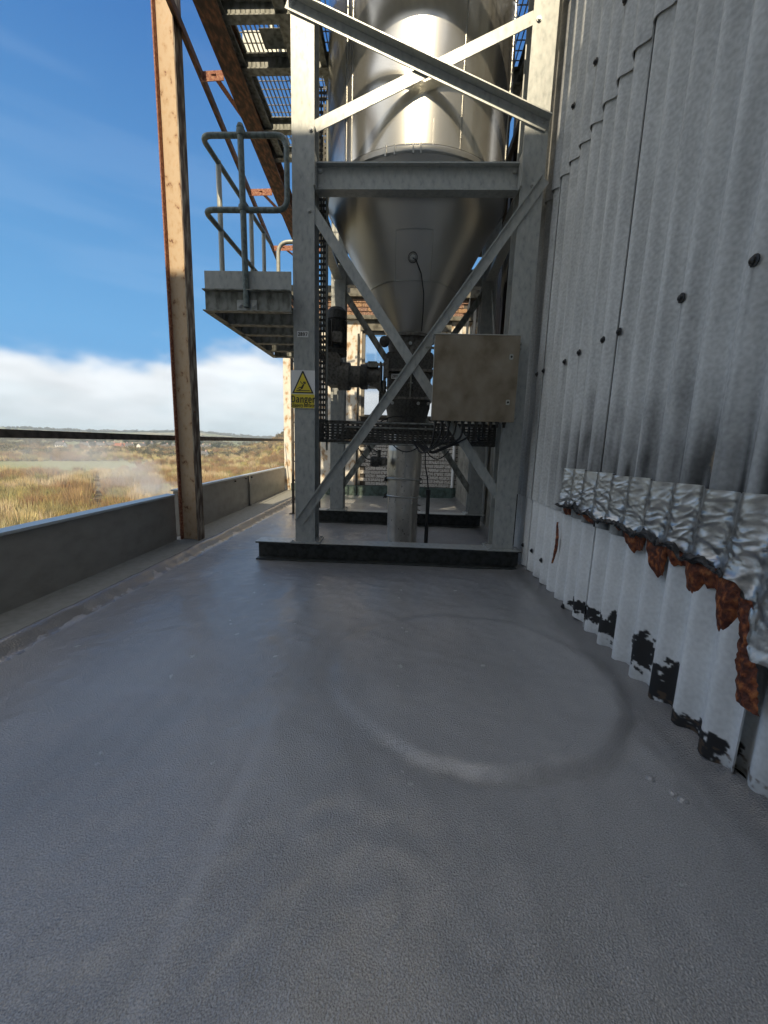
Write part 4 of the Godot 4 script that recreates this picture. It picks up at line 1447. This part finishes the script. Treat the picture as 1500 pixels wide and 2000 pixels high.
func trays() -> void:
	var o := thing("cable_tray", "dark perforated cable tray running across below the valve", "cable tray", Vector3(-0.82, 1.15, -3.88))
	var g := G.new()
	perforated(g, Vector3(0, 0.028, 0), Vector3.RIGHT, Vector3.UP, 38, 6, 0.0485, 0.026, 0.022, 0.0095)
	put("perforated_web", g, M.dark_iron, o)
	for y in [0.014, 0.198]:
		g = G.new()
		g.span(Vector3(-0.02, y - 0.013, -0.004), Vector3(1.84, y + 0.013, 0.002))
		put("tray_edge", g, M.dark_iron, o)
	g = G.new()
	g.span(Vector3(-0.02, 0.0, -0.11), Vector3(1.84, 0.003, -0.004))
	put("tray_floor", g, M.dark_iron, o)
	# conduits along the tray
	for c in [[1.345, -0.50, 0.30], [1.298, -0.55, 0.32], [1.145, -0.62, 0.42]]:
		g = G.new()
		g.tube(PackedVector3Array([Vector3(c[1], c[0], -3.855), Vector3(c[2], c[0] + 0.003, -3.855)]), 0.0085, 8)
		var t := put("conduit", g, M.galv_dark)
		tag(t, ["thin metal conduit along the top edge of the cable tray", "thin metal conduit just below the upper one on the cable tray", "thin metal conduit under the lower edge of the cable tray"][0 if c[0] > 1.32 else 1 if c[0] > 1.2 else 2], "conduit")
	# cables lying in the tray
	for k in 5:
		g = G.new()
		g.tube(sag(Vector3(-0.70 + 0.05 * k, 1.20 + 0.022 * k, -3.90), Vector3(0.95, 1.19 + 0.025 * k, -3.90 - 0.01 * k), 0.015, 8), 0.011, 6)
		var t := put("cable", g, M.black)
		tag(t, "black cable lying along the perforated cable tray", "cable", "cables in the tray")
	# drooping loops
	var loops := [[Vector3(-0.12, 1.18, -3.86), Vector3(0.22, 1.20, -3.86), 0.11], [Vector3(0.20, 1.16, -3.86), Vector3(0.46, 1.12, -3.84), 0.12], [Vector3(-0.25, 1.33, -3.86), Vector3(0.02, 1.42, -4.2), -0.04], [Vector3(-0.45, 1.15, -3.9), Vector3(-0.30, 0.98, -4.35), 0.06]]
	for k in loops.size():
		g = G.new()
		g.tube(sag(loops[k][0], loops[k][1], loops[k][2], 12), 0.006, 6)
		var t := put("cable", g, M.black)
		tag(t, ["thin black cable hanging in a loop in front of the outlet pipe top", "black cable drooping right of the outlet pipe below the tray", "black cable arching above the tray towards the valve", "black cable running from the tray down to the actuator"][k], "cable")
	# vertical tray on the left column
	o = thing("cable_tray", "narrow vertical perforated tray on the inner side of the left column", "cable tray", Vector3(-0.80, 1.17, -3.95))
	g = G.new()
	perforated(g, Vector3(-0.03, 0, 0), Vector3.RIGHT, Vector3.UP, 3, 62, 0.024, 0.0485, 0.011, 0.026)
	put("perforated_web", g, M.dark_iron, o)
	g = G.new()
	g.span(Vector3(-0.055, -0.06, -0.05), Vector3(-0.034, 3.02, 0.0))
	put("tray_edge", g, M.dark_iron, o)
	g = G.new()
	g.tube(PackedVector3Array([Vector3(0.055, -0.10, 0.01), Vector3(0.05, 2.9, 0.01)]), 0.010, 8)
	var t2 := put("conduit", g, M.galv_dark)
	t2.position = Vector3(-0.80, 1.17, -3.95)
	tag(t2, "vertical metal conduit beside the narrow tray on the left column", "conduit")

# ---------------------------------------------------------------- platform, ladder
func grating(g: G, x0: float, x1: float, z0: float, z1: float, y: float, pitch: float, rod: float) -> void:
	var x := x0
	while x <= x1 + 0.001:
		g.box(Vector3(x, y, (z0 + z1) * 0.5), Vector3(0.005, 0.03, absf(z1 - z0)))
		x += pitch
	var z := z1
	while z <= z0:
		g.box(Vector3((x0 + x1) * 0.5, y + 0.008, z), Vector3(x1 - x0, 0.007, 0.007))
		z += rod

func platform() -> void:
	var o := thing("access_platform", "galvanised access platform with green guard rail left of the silo frame", "platform", Vector3.ZERO)
	var g := G.new()
	g.prism(PackedVector2Array([Vector2(0, -0.085), Vector2(0.06, -0.085), Vector2(0.06, -0.077), Vector2(0.008, -0.077), Vector2(0.008, 0.077), Vector2(0.06, 0.077), Vector2(0.06, 0.085), Vector2(0, 0.085)]), Vector3(-0.962, 2.285, -3.5), Vector3(-1.692, 2.285, -3.5), Vector3.UP)
	put("front_channel", g, M.galv_dark, o)
	g = G.new()
	g.span(Vector3(-1.69, 2.372, -3.496), Vector3(-0.96, 2.523, -3.49))
	put("toe_board", g, M.galv, o)
	g = G.new()
	for z in [-3.512, -5.23]:
		g.span(Vector3(-1.695, 2.372, z - 0.004), Vector3(-1.687, 2.523, z + 0.004))
	g.span(Vector3(-1.695, 2.372, -5.23), Vector3(-1.689, 2.523, -3.52))
	put("toe_board", g, M.galv, o)
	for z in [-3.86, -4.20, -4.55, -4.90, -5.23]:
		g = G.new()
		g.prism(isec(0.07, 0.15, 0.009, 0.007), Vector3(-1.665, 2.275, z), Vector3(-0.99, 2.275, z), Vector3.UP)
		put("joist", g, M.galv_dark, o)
	g = G.new()
	g.span(Vector3(-1.695, 2.20, -5.27), Vector3(-1.685, 2.368, -3.505))
	g.span(Vector3(-1.685, 2.20, -5.27), Vector3(-1.63, 2.208, -3.505))
	put("side_beam", g, M.galv_dark, o)
	g = G.new()
	grating(g, -1.66, -0.98, -3.52, -5.23, 2.372, 0.042, 0.10)
	stuff(put("deck_grating", g, M.deck_bar, o))
	# knee bracket that carries the platform
	g = G.new()
	g.prism(lsec(0.06, 0.06, 0.007), Vector3(-0.985, 2.16, -5.2), Vector3(-0.985, 2.16, -3.87), Vector3.UP)
	put("bearer", g, M.galv_dark, o)
	# green guard rail loop
	g = G.new()
	g.tube(bent([Vector3(-1.67, 3.50, -5.2), Vector3(-1.67, 3.50, -3.49), Vector3(-0.985, 3.50, -3.49), Vector3(-0.985, 2.975, -3.49), Vector3(-1.67, 2.975, -3.49), Vector3(-1.67, 2.975, -5.2)], 0.09, 6), 0.022, 10)
	put("guard_rail", g, M.green_tube, o)
	g = G.new()
	g.tube(PackedVector3Array([Vector3(-1.33, 2.235, -3.462), Vector3(-1.34, 3.52, -3.462)]), 0.024, 10)
	put("rail_post", g, M.green_tube, o)
	g = G.new()
	for y in [2.975, 3.50]:
		g.lathe([Vector2(0.008, -0.04), Vector2(0.034, -0.02), Vector2(0.036, 0.0), Vector2(0.034, 0.02), Vector2(0.008, 0.04)], Vector3(-1.338, y, -3.468), 14)
	g.lathe([Vector2(0.024, 0.0), Vector2(0.03, 0.02), Vector2(0.02, 0.045), Vector2(0.001, 0.05)], Vector3(-1.34, 3.515, -3.464), 14)
	put("rail_fitting", g, M.green_tube, o)
	g = G.new()
	g.span(Vector3(-1.42, 2.215, -3.494), Vector3(-1.25, 2.30, -3.484))
	put("post_foot", g, M.galv, o)
	var bm := bolt_mesh(0.014)
	for x in [-1.395, -1.275]:
		bolt_at(o, bm, Vector3(x, 2.258, -3.483))
	for z in [-3.80, -4.55, -4.93]:
		g = G.new()
		g.tube(PackedVector3Array([Vector3(-1.672, 2.3, z), Vector3(-1.672, 3.52, z)]), 0.022, 10)
		put("rail_post", g, M.galv_pale, o)
	g = G.new()
	g.tube(bent([Vector3(-1.45, 2.38, -4.75), Vector3(-1.45, 3.32, -4.75), Vector3(-1.0, 3.32, -4.75)], 0.13, 6), 0.022, 10)
	put("access_hoop", g, M.galv_pale, o)
	for x in [-0.915, -0.875]:
		g = G.new()
		g.tube(PackedVector3Array([Vector3(x, 2.36, -4.62), Vector3(x, 3.9, -4.62)]), 0.02 if x < -0.9 else 0.010, 10)
		put("rail_post", g, M.galv_pale, o)
	g = G.new()
	g.tube(PackedVector3Array([Vector3(-0.96, 2.78, -4.62), Vector3(-0.915, 2.78, -4.62)]), 0.016, 8)
	g.bevel(Vector3(-0.90, 2.98, -4.60), Vector3(0.07, 0.06, 0.05), 0.01)
	put("rail_fitting", g, M.galv_pale, o)
	# ladder
	o = thing("access_ladder", "narrow dark steel ladder from the floor up to the platform", "ladder", Vector3(-1.50, 0, -6.2))
	for x in [-0.21, 0.21]:
		g = G.new()
		g.prism(rect(0.03, 0.055), Vector3(x, 0.0, 0), Vector3(x, 2.9, 0), Vector3(0, 0, 1))
		put("stile", g, M.rail, o)
		g = G.new()
		g.span(Vector3(x - 0.055, 0.0, -0.03), Vector3(x + 0.02, 0.008, 0.06))
		put("foot", g, M.rail, o)
	for k in 9:
		g = G.new()
		g.tube(PackedVector3Array([Vector3(-0.2, 0.24 + 0.30 * k, 0), Vector3(0.2, 0.24 + 0.30 * k, 0)]), 0.011, 8)
		put("rung", g, M.rail, o)

func upper_deck() -> void:
	var o := thing("upper_walkway", "grated steel walkway seen from below around the silo top", "walkway", Vector3.ZERO)
	var g := G.new()
	g.span(Vector3(-1.85, 4.745, -3.52), Vector3(1.15, 5.02, -3.47))
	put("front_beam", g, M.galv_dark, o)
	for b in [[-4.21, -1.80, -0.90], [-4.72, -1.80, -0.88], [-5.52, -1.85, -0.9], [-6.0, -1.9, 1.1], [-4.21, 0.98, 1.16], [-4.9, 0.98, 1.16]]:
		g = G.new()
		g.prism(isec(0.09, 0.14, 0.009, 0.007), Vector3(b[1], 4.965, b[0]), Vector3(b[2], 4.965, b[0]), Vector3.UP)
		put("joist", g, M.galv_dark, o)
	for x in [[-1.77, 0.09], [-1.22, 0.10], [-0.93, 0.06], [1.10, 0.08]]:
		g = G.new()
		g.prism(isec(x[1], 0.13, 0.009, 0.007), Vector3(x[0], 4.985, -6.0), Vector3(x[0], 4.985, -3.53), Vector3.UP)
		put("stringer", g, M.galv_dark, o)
	g = G.new()
	grating(g, -1.78, -0.80, -3.53, -6.0, 5.07, 0.045, 0.105)
	grating(g, 0.80, 1.16, -3.53, -6.0, 5.07, 0.045, 0.105)
	grating(g, -0.76, 0.76, -3.50, -3.80, 5.07, 0.045, 0.10)
	stuff(put("deck_grating", g, M.deck_bar, o))
	g = G.new()
	g.span(Vector3(-1.80, 5.09, -4.80), Vector3(-1.20, 5.32, -4.79))
	put("kick_plate", g, M.galv_pale, o)
	g = G.new()
	g.span(Vector3(-1.52, 5.045, -4.66), Vector3(-1.28, 5.052, -4.46))
	put("cover_plate", g, M.galv_dark, o)
	for p in [[-1.42, -4.55], [-1.45, -5.6], [-1.0, -5.7], [1.10, -4.4]]:
		g = G.new()
		g.tube(PackedVector3Array([Vector3(p[0], 5.08, p[1]), Vector3(p[0], 6.15, p[1])]), 0.02, 8)
		put("rail_post", g, M.galv_pale, o)
	g = G.new()
	g.tube(PackedVector3Array([Vector3(-1.42, 6.15, -4.55), Vector3(-1.45, 6.15, -5.6), Vector3(-1.0, 6.15, -5.7)]), 0.02, 8)
	g.tube(PackedVector3Array([Vector3(-1.42, 5.6, -4.55), Vector3(-1.45, 5.6, -5.6), Vector3(-1.0, 5.6, -5.7)]), 0.02, 8)
	put("guard_rail", g, M.galv_pale, o)

# ---------------------------------------------------------------- signs
func poly_plate(pts: Array, z0: float, z1: float) -> G:
	var g := G.new()
	var p := PackedVector2Array(pts)
	if Geometry2D.is_polygon_clockwise(p):
		p.reverse()
	# prism() looks along its axis with x to the right when the axis points at the viewer
	g.prism(p, Vector3(0, 0, z0), Vector3(0, 0, z1), Vector3.UP)
	return g

func signs() -> void:
	var o := thing("danger_sign", "yellow and white Danger slippery surface sign on the left column", "sign", Vector3(-0.907, 1.612, -3.65))
	var g := G.new()
	g.span(Vector3(-0.108, -0.165, 0.001), Vector3(0.108, 0.165, 0.004))
	put("backing", g, M.white, o)
	g = G.new()
	g.span(Vector3(-0.104, -0.162, 0.0045), Vector3(0.104, -0.042, 0.006))
	put("yellow_panel", g, M.yellow, o)
	put("triangle_border", poly_plate([Vector2(-0.097, -0.034), Vector2(0.097, -0.034), Vector2(0.006, 0.158), Vector2(-0.006, 0.158)], 0.0045, 0.006), M.ink, o)
	put("triangle", poly_plate([Vector2(-0.079, -0.023), Vector2(0.079, -0.023), Vector2(0.0, 0.140)], 0.0065, 0.0075), M.yellow, o)
	var fig := G.new()
	for p in [
		[Vector2(-0.060, -0.014), Vector2(0.062, -0.014), Vector2(0.062, -0.007), Vector2(-0.060, -0.007)],
		[Vector2(-0.018, 0.016), Vector2(0.002, 0.046), Vector2(0.014, 0.042), Vector2(0.0, 0.010)],
		[Vector2(-0.004, 0.022), Vector2(-0.030, 0.020), Vector2(-0.050, 0.006), Vector2(-0.047, 0.001), Vector2(-0.028, 0.012), Vector2(-0.004, 0.010)],
		[Vector2(-0.008, 0.014), Vector2(-0.022, 0.004), Vector2(-0.040, -0.004), Vector2(-0.036, -0.008), Vector2(-0.014, -0.001), Vector2(0.0, 0.008)],
		[Vector2(0.002, 0.047), Vector2(-0.016, 0.052), Vector2(-0.024, 0.070), Vector2(-0.019, 0.072), Vector2(-0.012, 0.057), Vector2(0.006, 0.049)],
		[Vector2(0.010, 0.044), Vector2(0.026, 0.048), Vector2(0.030, 0.066), Vector2(0.025, 0.067), Vector2(0.021, 0.053), Vector2(0.008, 0.049)]]:
		var piece := poly_plate(p, 0.0078, 0.0088)
		fig.v.append_array(piece.v); fig.n.append_array(piece.n); fig.uv.append_array(piece.uv); fig.c.append_array(piece.c)
	fig.prism(ngon(0.0085, 14), Vector3(0.012, 0.060, 0.0078), Vector3(0.012, 0.060, 0.0088), Vector3.UP)
	put("falling_figure", fig, M.ink, o)
	letters(o, "Danger", 0.062, Vector3(0, -0.087, 0.0072), M.ink, "lettering", 0.74)
	letters(o, "Slippery surface", 0.028, Vector3(0, -0.139, 0.0072), M.ink, "lettering", 0.72)
	o = thing("number_plate", "small white plate numbered 2897 on the left column above the sign", "number plate", Vector3(-0.906, 2.08, -3.650))
	g = G.new()
	g.box(Vector3(0, 0, 0.0015), Vector3(0.10, 0.050, 0.003))
	put("backing", g, M.white, o)
	letters(o, "2897", 0.030, Vector3(0, 0.0, 0.0042), M.ink, "lettering", 0.95)
	o = thing("number_plate", "small white number plate on the dark valve half hidden by the brace", "number plate", Vector3(-0.09, 1.87, -4.43))
	g = G.new()
	g.box(Vector3(0, 0, 0.0015), Vector3(0.10, 0.050, 0.003))
	put("backing", g, M.white, o)
	letters(o, "2897", 0.030, Vector3(0, 0.0, 0.0042), M.ink, "lettering", 0.95)

# ---------------------------------------------------------------- valley planting and houses
func twig_mesh(sd: int, count: int, hgt: float, spread: float, c0: Color, c1: Color, wide: float) -> ArrayMesh:
	var g := G.new()
	var rng := RandomNumberGenerator.new()
	rng.seed = sd
	g.tint = true
	for i in count:
		var a := rng.randf() * TAU
		var s := spread * sqrt(rng.randf())
		var b := Vector3(cos(a) * s * 0.5, rng.randf() * hgt * 0.3, sin(a) * s * 0.5)
		var t := Vector3(cos(a + rng.randf_range(-0.5, 0.5)) * s, hgt * rng.randf_range(0.45, 1.0), sin(a) * s)
		var side := Vector3(rng.randf_range(-1, 1), 0, rng.randf_range(-1, 1)).normalized() * wide
		g.col = c0.lerp(c1, rng.randf())
		g.tri(b - side, b + side, t)
	return g.mesh()

func crown_mesh(sd: int, count: int, rad: Vector3, c0: Color, c1: Color, leaf: float) -> ArrayMesh:
	var g := G.new()
	var rng := RandomNumberGenerator.new()
	rng.seed = sd
	g.tint = true
	var clumps := []
	for k in 9:
		clumps.append([Vector3(rng.randf_range(-0.7, 0.7), rng.randf_range(-0.6, 0.75), rng.randf_range(-0.7, 0.7)), rng.randf_range(0.3, 0.5), rng.randf()])
	for i in count:
		var c: Array = clumps[rng.randi() % clumps.size()]
		var d: Vector3 = Vector3(rng.randfn(), rng.randfn(), rng.randfn()).normalized() * c[1] * rng.randf_range(0.7, 1.05)
		var p: Vector3 = (c[0] + d) * rad
		var u := Vector3(rng.randfn(), rng.randfn(), rng.randfn()).normalized()
		var w := u.cross(Vector3(rng.randfn(), rng.randfn(), rng.randfn())).normalized()
		g.col = c0.lerp(c1, clampf(c[2] * 0.6 + rng.randf() * 0.4, 0, 1))
		g.tri(p - u * leaf, p + u * leaf, p + w * leaf * 1.4)
	return g.mesh()

func scatter(called: String, me: Mesh, spots: Array, sd: int, lo: float, hi: float) -> void:
	var rng := RandomNumberGenerator.new()
	rng.seed = sd
	var mm := MultiMesh.new()
	mm.transform_format = MultiMesh.TRANSFORM_3D
	mm.use_colors = true
	mm.mesh = me
	mm.instance_count = spots.size()
	for i in spots.size():
		var s := rng.randf_range(lo, hi)
		var b := Basis(Vector3.UP, rng.randf() * TAU).scaled(Vector3(s, s * rng.randf_range(0.8, 1.2), s))
		mm.set_instance_transform(i, Transform3D(b, spots[i]))
		var t := rng.randf_range(0.75, 1.15)
		mm.set_instance_color(i, Color(t, t * rng.randf_range(0.92, 1.05), t * rng.randf_range(0.85, 1.1)))
	var o := MultiMeshInstance3D.new()
	o.multimesh = mm
	o.material_override = M.leaf
	o.name = numbered(called)
	add_child(o)
	stuff(o)

func polar(az: float, d: float) -> Vector3:
	var a := deg_to_rad(az)
	var p := Vector3(sin(a) * d, 0, -cos(a) * d)
	p.y = land(p.x, p.z)
	return p

func trees_and_houses() -> void:
	var rng := RandomNumberGenerator.new()
	rng.seed = 400
	var dens := noise(0.015, 410, 3)
	# scrub woodland: golden bare twigs
	var kinds := [[], [], [], []]
	for i in 9000:
		var az := rng.randf_range(-56.0, -9.0)
		var d := sqrt(rng.randf_range(62.0 * 62.0, 640.0 * 640.0)) if i % 3 else rng.randf_range(62.0, 330.0)
		if az < -32.0 + rng.randf_range(-4.0, 3.0) and d > 335.0 + rng.randf_range(-25.0, 25.0) and d < 480.0:
			continue
		var p := polar(az, d)
		var t := dens.get_noise_2d(p.x, p.z) + rng.randf_range(-0.2, 0.2)
		if absf(az + 38.6) < 0.7 and d > 150.0 and d < 300.0:
			continue
		kinds[0 if t > 0.20 else 1 if t > 0.06 else 2 if t > -0.14 else 3].append(p + Vector3(0, -0.3, 0))
	var gold := Color(0.44, 0.33, 0.16)
	var straw := Color(0.62, 0.52, 0.30)
	scatter("golden_scrub", twig_mesh(1, 130, 5.2, 2.2, gold, straw, 0.10), kinds[0], 1, 0.6, 1.5)
	scatter("straw_scrub", twig_mesh(2, 150, 4.2, 2.4, Color(0.34, 0.26, 0.10), Color(0.55, 0.44, 0.16), 0.09), kinds[1], 2, 0.7, 1.3)
	scatter("olive_scrub", twig_mesh(3, 160, 4.4, 2.6, Color(0.20, 0.19, 0.07), Color(0.42, 0.36, 0.13), 0.10), kinds[2], 3, 0.6, 1.6)
	scatter("brown_scrub", twig_mesh(4, 160, 5.0, 2.4, Color(0.24, 0.15, 0.07), Color(0.40, 0.26, 0.11), 0.10), kinds[3], 4, 0.6, 1.7)
	# hedges and copses far off that read as one mass
	var far := []
	for i in 4200:
		var az := rng.randf_range(-54.0, -10.0)
		var d := rng.randf_range(500.0, 1900.0)
		var p := polar(az, d)
		if dens.get_noise_2d(p.x * 0.25, p.z * 0.25) + 0.25 * sin(d * 0.021) < 0.02 and d > 560.0:
			continue
		if az < -33.0 and d < 520.0:
			continue
		far.append(p + Vector3(0, 2.0, 0))
	scatter("distant_wood", crown_mesh(5, 260, Vector3(5.5, 4.5, 5.5), Color(0.07, 0.065, 0.03), Color(0.17, 0.14, 0.06), 0.8), far, 5, 0.6, 1.3)
	var ridge := []
	for i in 900:
		var az := rng.randf_range(-46.0, -12.0)
		ridge.append(polar(az, rng.randf_range(2200.0, 2900.0)) + Vector3(0, 2, 0))
	scatter("ridge_wood", crown_mesh(6, 160, Vector3(9, 6, 9), Color(0.07, 0.07, 0.045), Color(0.12, 0.11, 0.07), 1.6), ridge, 6, 0.7, 1.5)
	# rounded green-yellow shrubs and single trees that can be told apart
	var protos := []
	for k in 3:
		var t := thing(["round_shrub", "dark_tree", "bare_tree"][k], ["rounded yellow green shrub standing in the golden scrub", "dark evergreen tree standing among the white houses", "pale brown bare tree on the hillock above the parapet end"][k], ["shrub", "tree", "tree"][k], Vector3.ZERO, ["rounded shrubs in the scrub", "dark trees among the houses", "bare trees on the hillock"][k])
		var g := G.new()
		var th: float = [1.6, 5.0, 5.5][k]
		g.prism(ngon([0.12, 0.35, 0.25][k], 6), Vector3.ZERO, Vector3(0, th, 0), Vector3(0, 0, 1))
		for a in 4:
			g.prism(ngon(0.06 + 0.05 * k, 5), Vector3(0, th * 0.6, 0), Vector3(cos(a * 1.6) * th * 0.4, th * 1.3, sin(a * 1.6) * th * 0.4), Vector3(0.3, 0, 1))
		put("trunk", g, M.bark, t)
		var cm: ArrayMesh = crown_mesh(20, 700, Vector3(3.4, 2.2, 3.4), Color(0.20, 0.21, 0.05), Color(0.40, 0.37, 0.10), 0.22) if k == 0 else crown_mesh(21, 600, Vector3(3.6, 5.0, 3.6), Color(0.025, 0.035, 0.018), Color(0.08, 0.085, 0.04), 0.5) if k == 1 else crown_mesh(22, 500, Vector3(3.8, 4.4, 3.8), Color(0.16, 0.12, 0.06), Color(0.32, 0.25, 0.14), 0.3)
		var c := hang("crown", cm, M.leaf, t)
		c.position = Vector3(0, [2.2, 6.5, 7.5][k], 0)
		protos.append(t)
	protos[0].position = polar(-34.2, 150.0)
	for p in [[-36.4, 165.0, 1.1], [-33.0, 118.0, 0.9], [-37.0, 128.0, 1.0], [-28.5, 140.0, 0.9], [-26.4, 112.0, 1.0], [-40.5, 180.0, 1.3], [-31.5, 205.0, 1.2]]:
		copy_of(protos[0], polar(p[0], p[1]), p[0], p[2], "rounded yellow green shrub standing in the golden scrub", "rounded shrubs in the scrub")
	protos[1].position = polar(-30.9, 665.0)
	for i in 34:
		copy_of(protos[1], polar(rng.randf_range(-42.0, -25.0), rng.randf_range(600.0, 800.0)), rng.randf() * 6.0, rng.randf_range(0.7, 1.3), "dark evergreen tree standing among the white houses", "dark trees among the houses")
	protos[2].position = polar(-18.2, 470.0)
	for i in 26:
		copy_of(protos[2], polar(rng.randf_range(-20.8, -14.0), rng.randf_range(430.0, 520.0)), rng.randf() * 6.0, rng.randf_range(0.6, 1.05), "pale brown bare tree on the hillock above the parapet end", "bare trees on the hillock")
	# houses
	var hp := []
	for k in 3:
		var t := thing("house", "", "house", Vector3.ZERO, "white houses across the valley")
		var w: float = [9.0, 12.0, 8.0][k]
		var g := G.new()
		g.prism(PackedVector2Array([Vector2(-4, -1), Vector2(4, -1), Vector2(4, 5.2), Vector2(0, 8.4), Vector2(-4, 5.2)]), Vector3(-w * 0.5, 0, 0), Vector3(w * 0.5, 0, 0), Vector3.UP)
		put("wall", g, [M.house_wall, M.house_cream, M.house_pink][k], t)
		g = G.new()
		for s in [-1.0, 1.0]:
			var q := PackedVector2Array([Vector2(s * 4.6, 4.85), Vector2(0, 8.53), Vector2(0, 8.85), Vector2(s * 4.6, 5.15)])
			if Geometry2D.is_polygon_clockwise(q):
				q.reverse()
			g.prism(q, Vector3(-w * 0.5 - 0.4, 0, 0), Vector3(w * 0.5 + 0.4, 0, 0), Vector3.UP)
		var rf := put("roof", g, [M.slate, M.slate, M.tile][k], t)
		g = G.new()
		g.span(Vector3(w * 0.3, 7.6, -0.6), Vector3(w * 0.3 + 1.1, 10.2, 0.6))
		put("chimney", g, M.house_pink, rf)
		for x in [-0.3, 0.0, 0.3]:
			for y in [1.6, 4.0]:
				g = G.new()
				g.span(Vector3(x * w - 0.6, y - 0.6, 4.0), Vector3(x * w + 0.6, y + 0.6, 4.06))
				put("window", g, M.house_glass, t)
		hp.append(t)
	# az, distance, kind, turn
	var places := [[-39.4, 640, 0, 0.5, "white house at the left end of the row across the valley"], [-38.6, 650, 0, 1.2, "white gabled house second from the left across the valley"], [-37.9, 640, 1, 0.3, "cream house third from the left in the valley row"], [-36.9, 660, 1, 0.9, "cream house left of the pink one across the valley"], [-36.1, 640, 2, 0.2, "pink red house in the middle of the valley row"], [-35.5, 650, 2, 1.0, "second pink house in the middle of the valley row"], [-35.0, 645, 0, 0.4, "white house right of the pink houses across the valley"], [-33.8, 650, 0, 1.3, "white gable end standing alone right of the pink houses"], [-31.3, 640, 0, 0.7, "small white house among dark trees left of the post"], [-30.4, 690, 1, 0.2, "cream house among dark trees left of the post"], [-27.2, 640, 0, 0.4, "white house close to the left side of the rusty post"], [-26.4, 655, 1, 0.8, "cream house close to the left side of the rusty post"], [-26.9, 520, 0, 0.0, "low white house below the others beside the rusty post"], [-41.5, 640, 0, 0.2, "white building left of the house row under the rail"], [-19.7, 800, 0, 0.3, "white house seen right of the rusty post under the rail"], [-33.0, 760, 1, 0.6, "upper cream house behind the row across the valley"], [-36.6, 2500, 1, 0.4, "white house on the far ridge above the rail"], [-29.9, 2450, 0, 0.4, "small white house at the right end of the far ridge"]]
	for i in places.size():
		var p: Array = places[i]
		var sc := 1.0 if p[1] < 1000 else 2.0
		if i in [0, 2, 4]:
			var t: Node3D = hp[p[2]]
			t.position = polar(p[0], p[1])
			t.rotation.y = p[3]
			t.set_meta("label", p[4])
		else:
			copy_of(hp[p[2]], polar(p[0], p[1]), p[3], sc, p[4], "white houses across the valley")
	# timber stacks on the track through the scrub
	for k in 5:
		var g := G.new()
		for i in 6:
			g.tube(PackedVector3Array([Vector3(-3, 0.4 + 0.6 * (i / 3), (i % 3) * 0.8), Vector3(3, 0.4 + 0.6 * (i / 3), (i % 3) * 0.8)]), 0.36, 7)
		var o := put("log_stack", g, M.bark)
		o.position = polar(-38.5 + 0.05 * k, 165.0 + 30.0 * k)
		tag(o, "dark stack of logs on the cleared strip in the scrub", "log stack", "log stacks on the cleared strip")

func steam() -> void:
	# a drifting plume: a narrow column that bends and thins out to the left
	var rng := RandomNumberGenerator.new()
	rng.seed = 900
	var path := [Vector3(-35.0, -12.5, -60.0), Vector3(-36.6, -9.6, -60.5), Vector3(-38.4, -7.6, -61.0), Vector3(-40.2, -5.4, -61.5), Vector3(-42.5, -4.4, -62.0), Vector3(-45.0, -5.4, -62.5), Vector3(-48.5, -5.2, -63.5), Vector3(-53.0, -4.0, -65.0), Vector3(-58.5, -2.8, -67.0), Vector3(-65.0, -2.0, -69.0)]
	for i in path.size():
		var r := 1.1 + 0.34 * i
		for k in 4:
			var f := FogVolume.new()
			f.shape = RenderingServer.FOG_VOLUME_SHAPE_ELLIPSOID
			f.size = Vector3(r * rng.randf_range(1.6, 3.0), r * rng.randf_range(0.9, 1.7), r * 2.0)
			var m := FogMaterial.new()
			m.albedo = Color(0.95, 0.96, 0.97)
			m.density = 0.11 / (1.0 + 0.28 * i) * (1.0 if i < 4 else 0.5)
			f.material = m
			f.name = numbered("steam")
			add_child(f)
			f.position = path[i] + Vector3(rng.randf_range(-1.2, 1.2), rng.randf_range(-0.6, 0.6), rng.randf_range(-1.0, 1.0)) * r
			f.rotation.z = rng.randf_range(-0.5, 1.0)
			stuff(f)
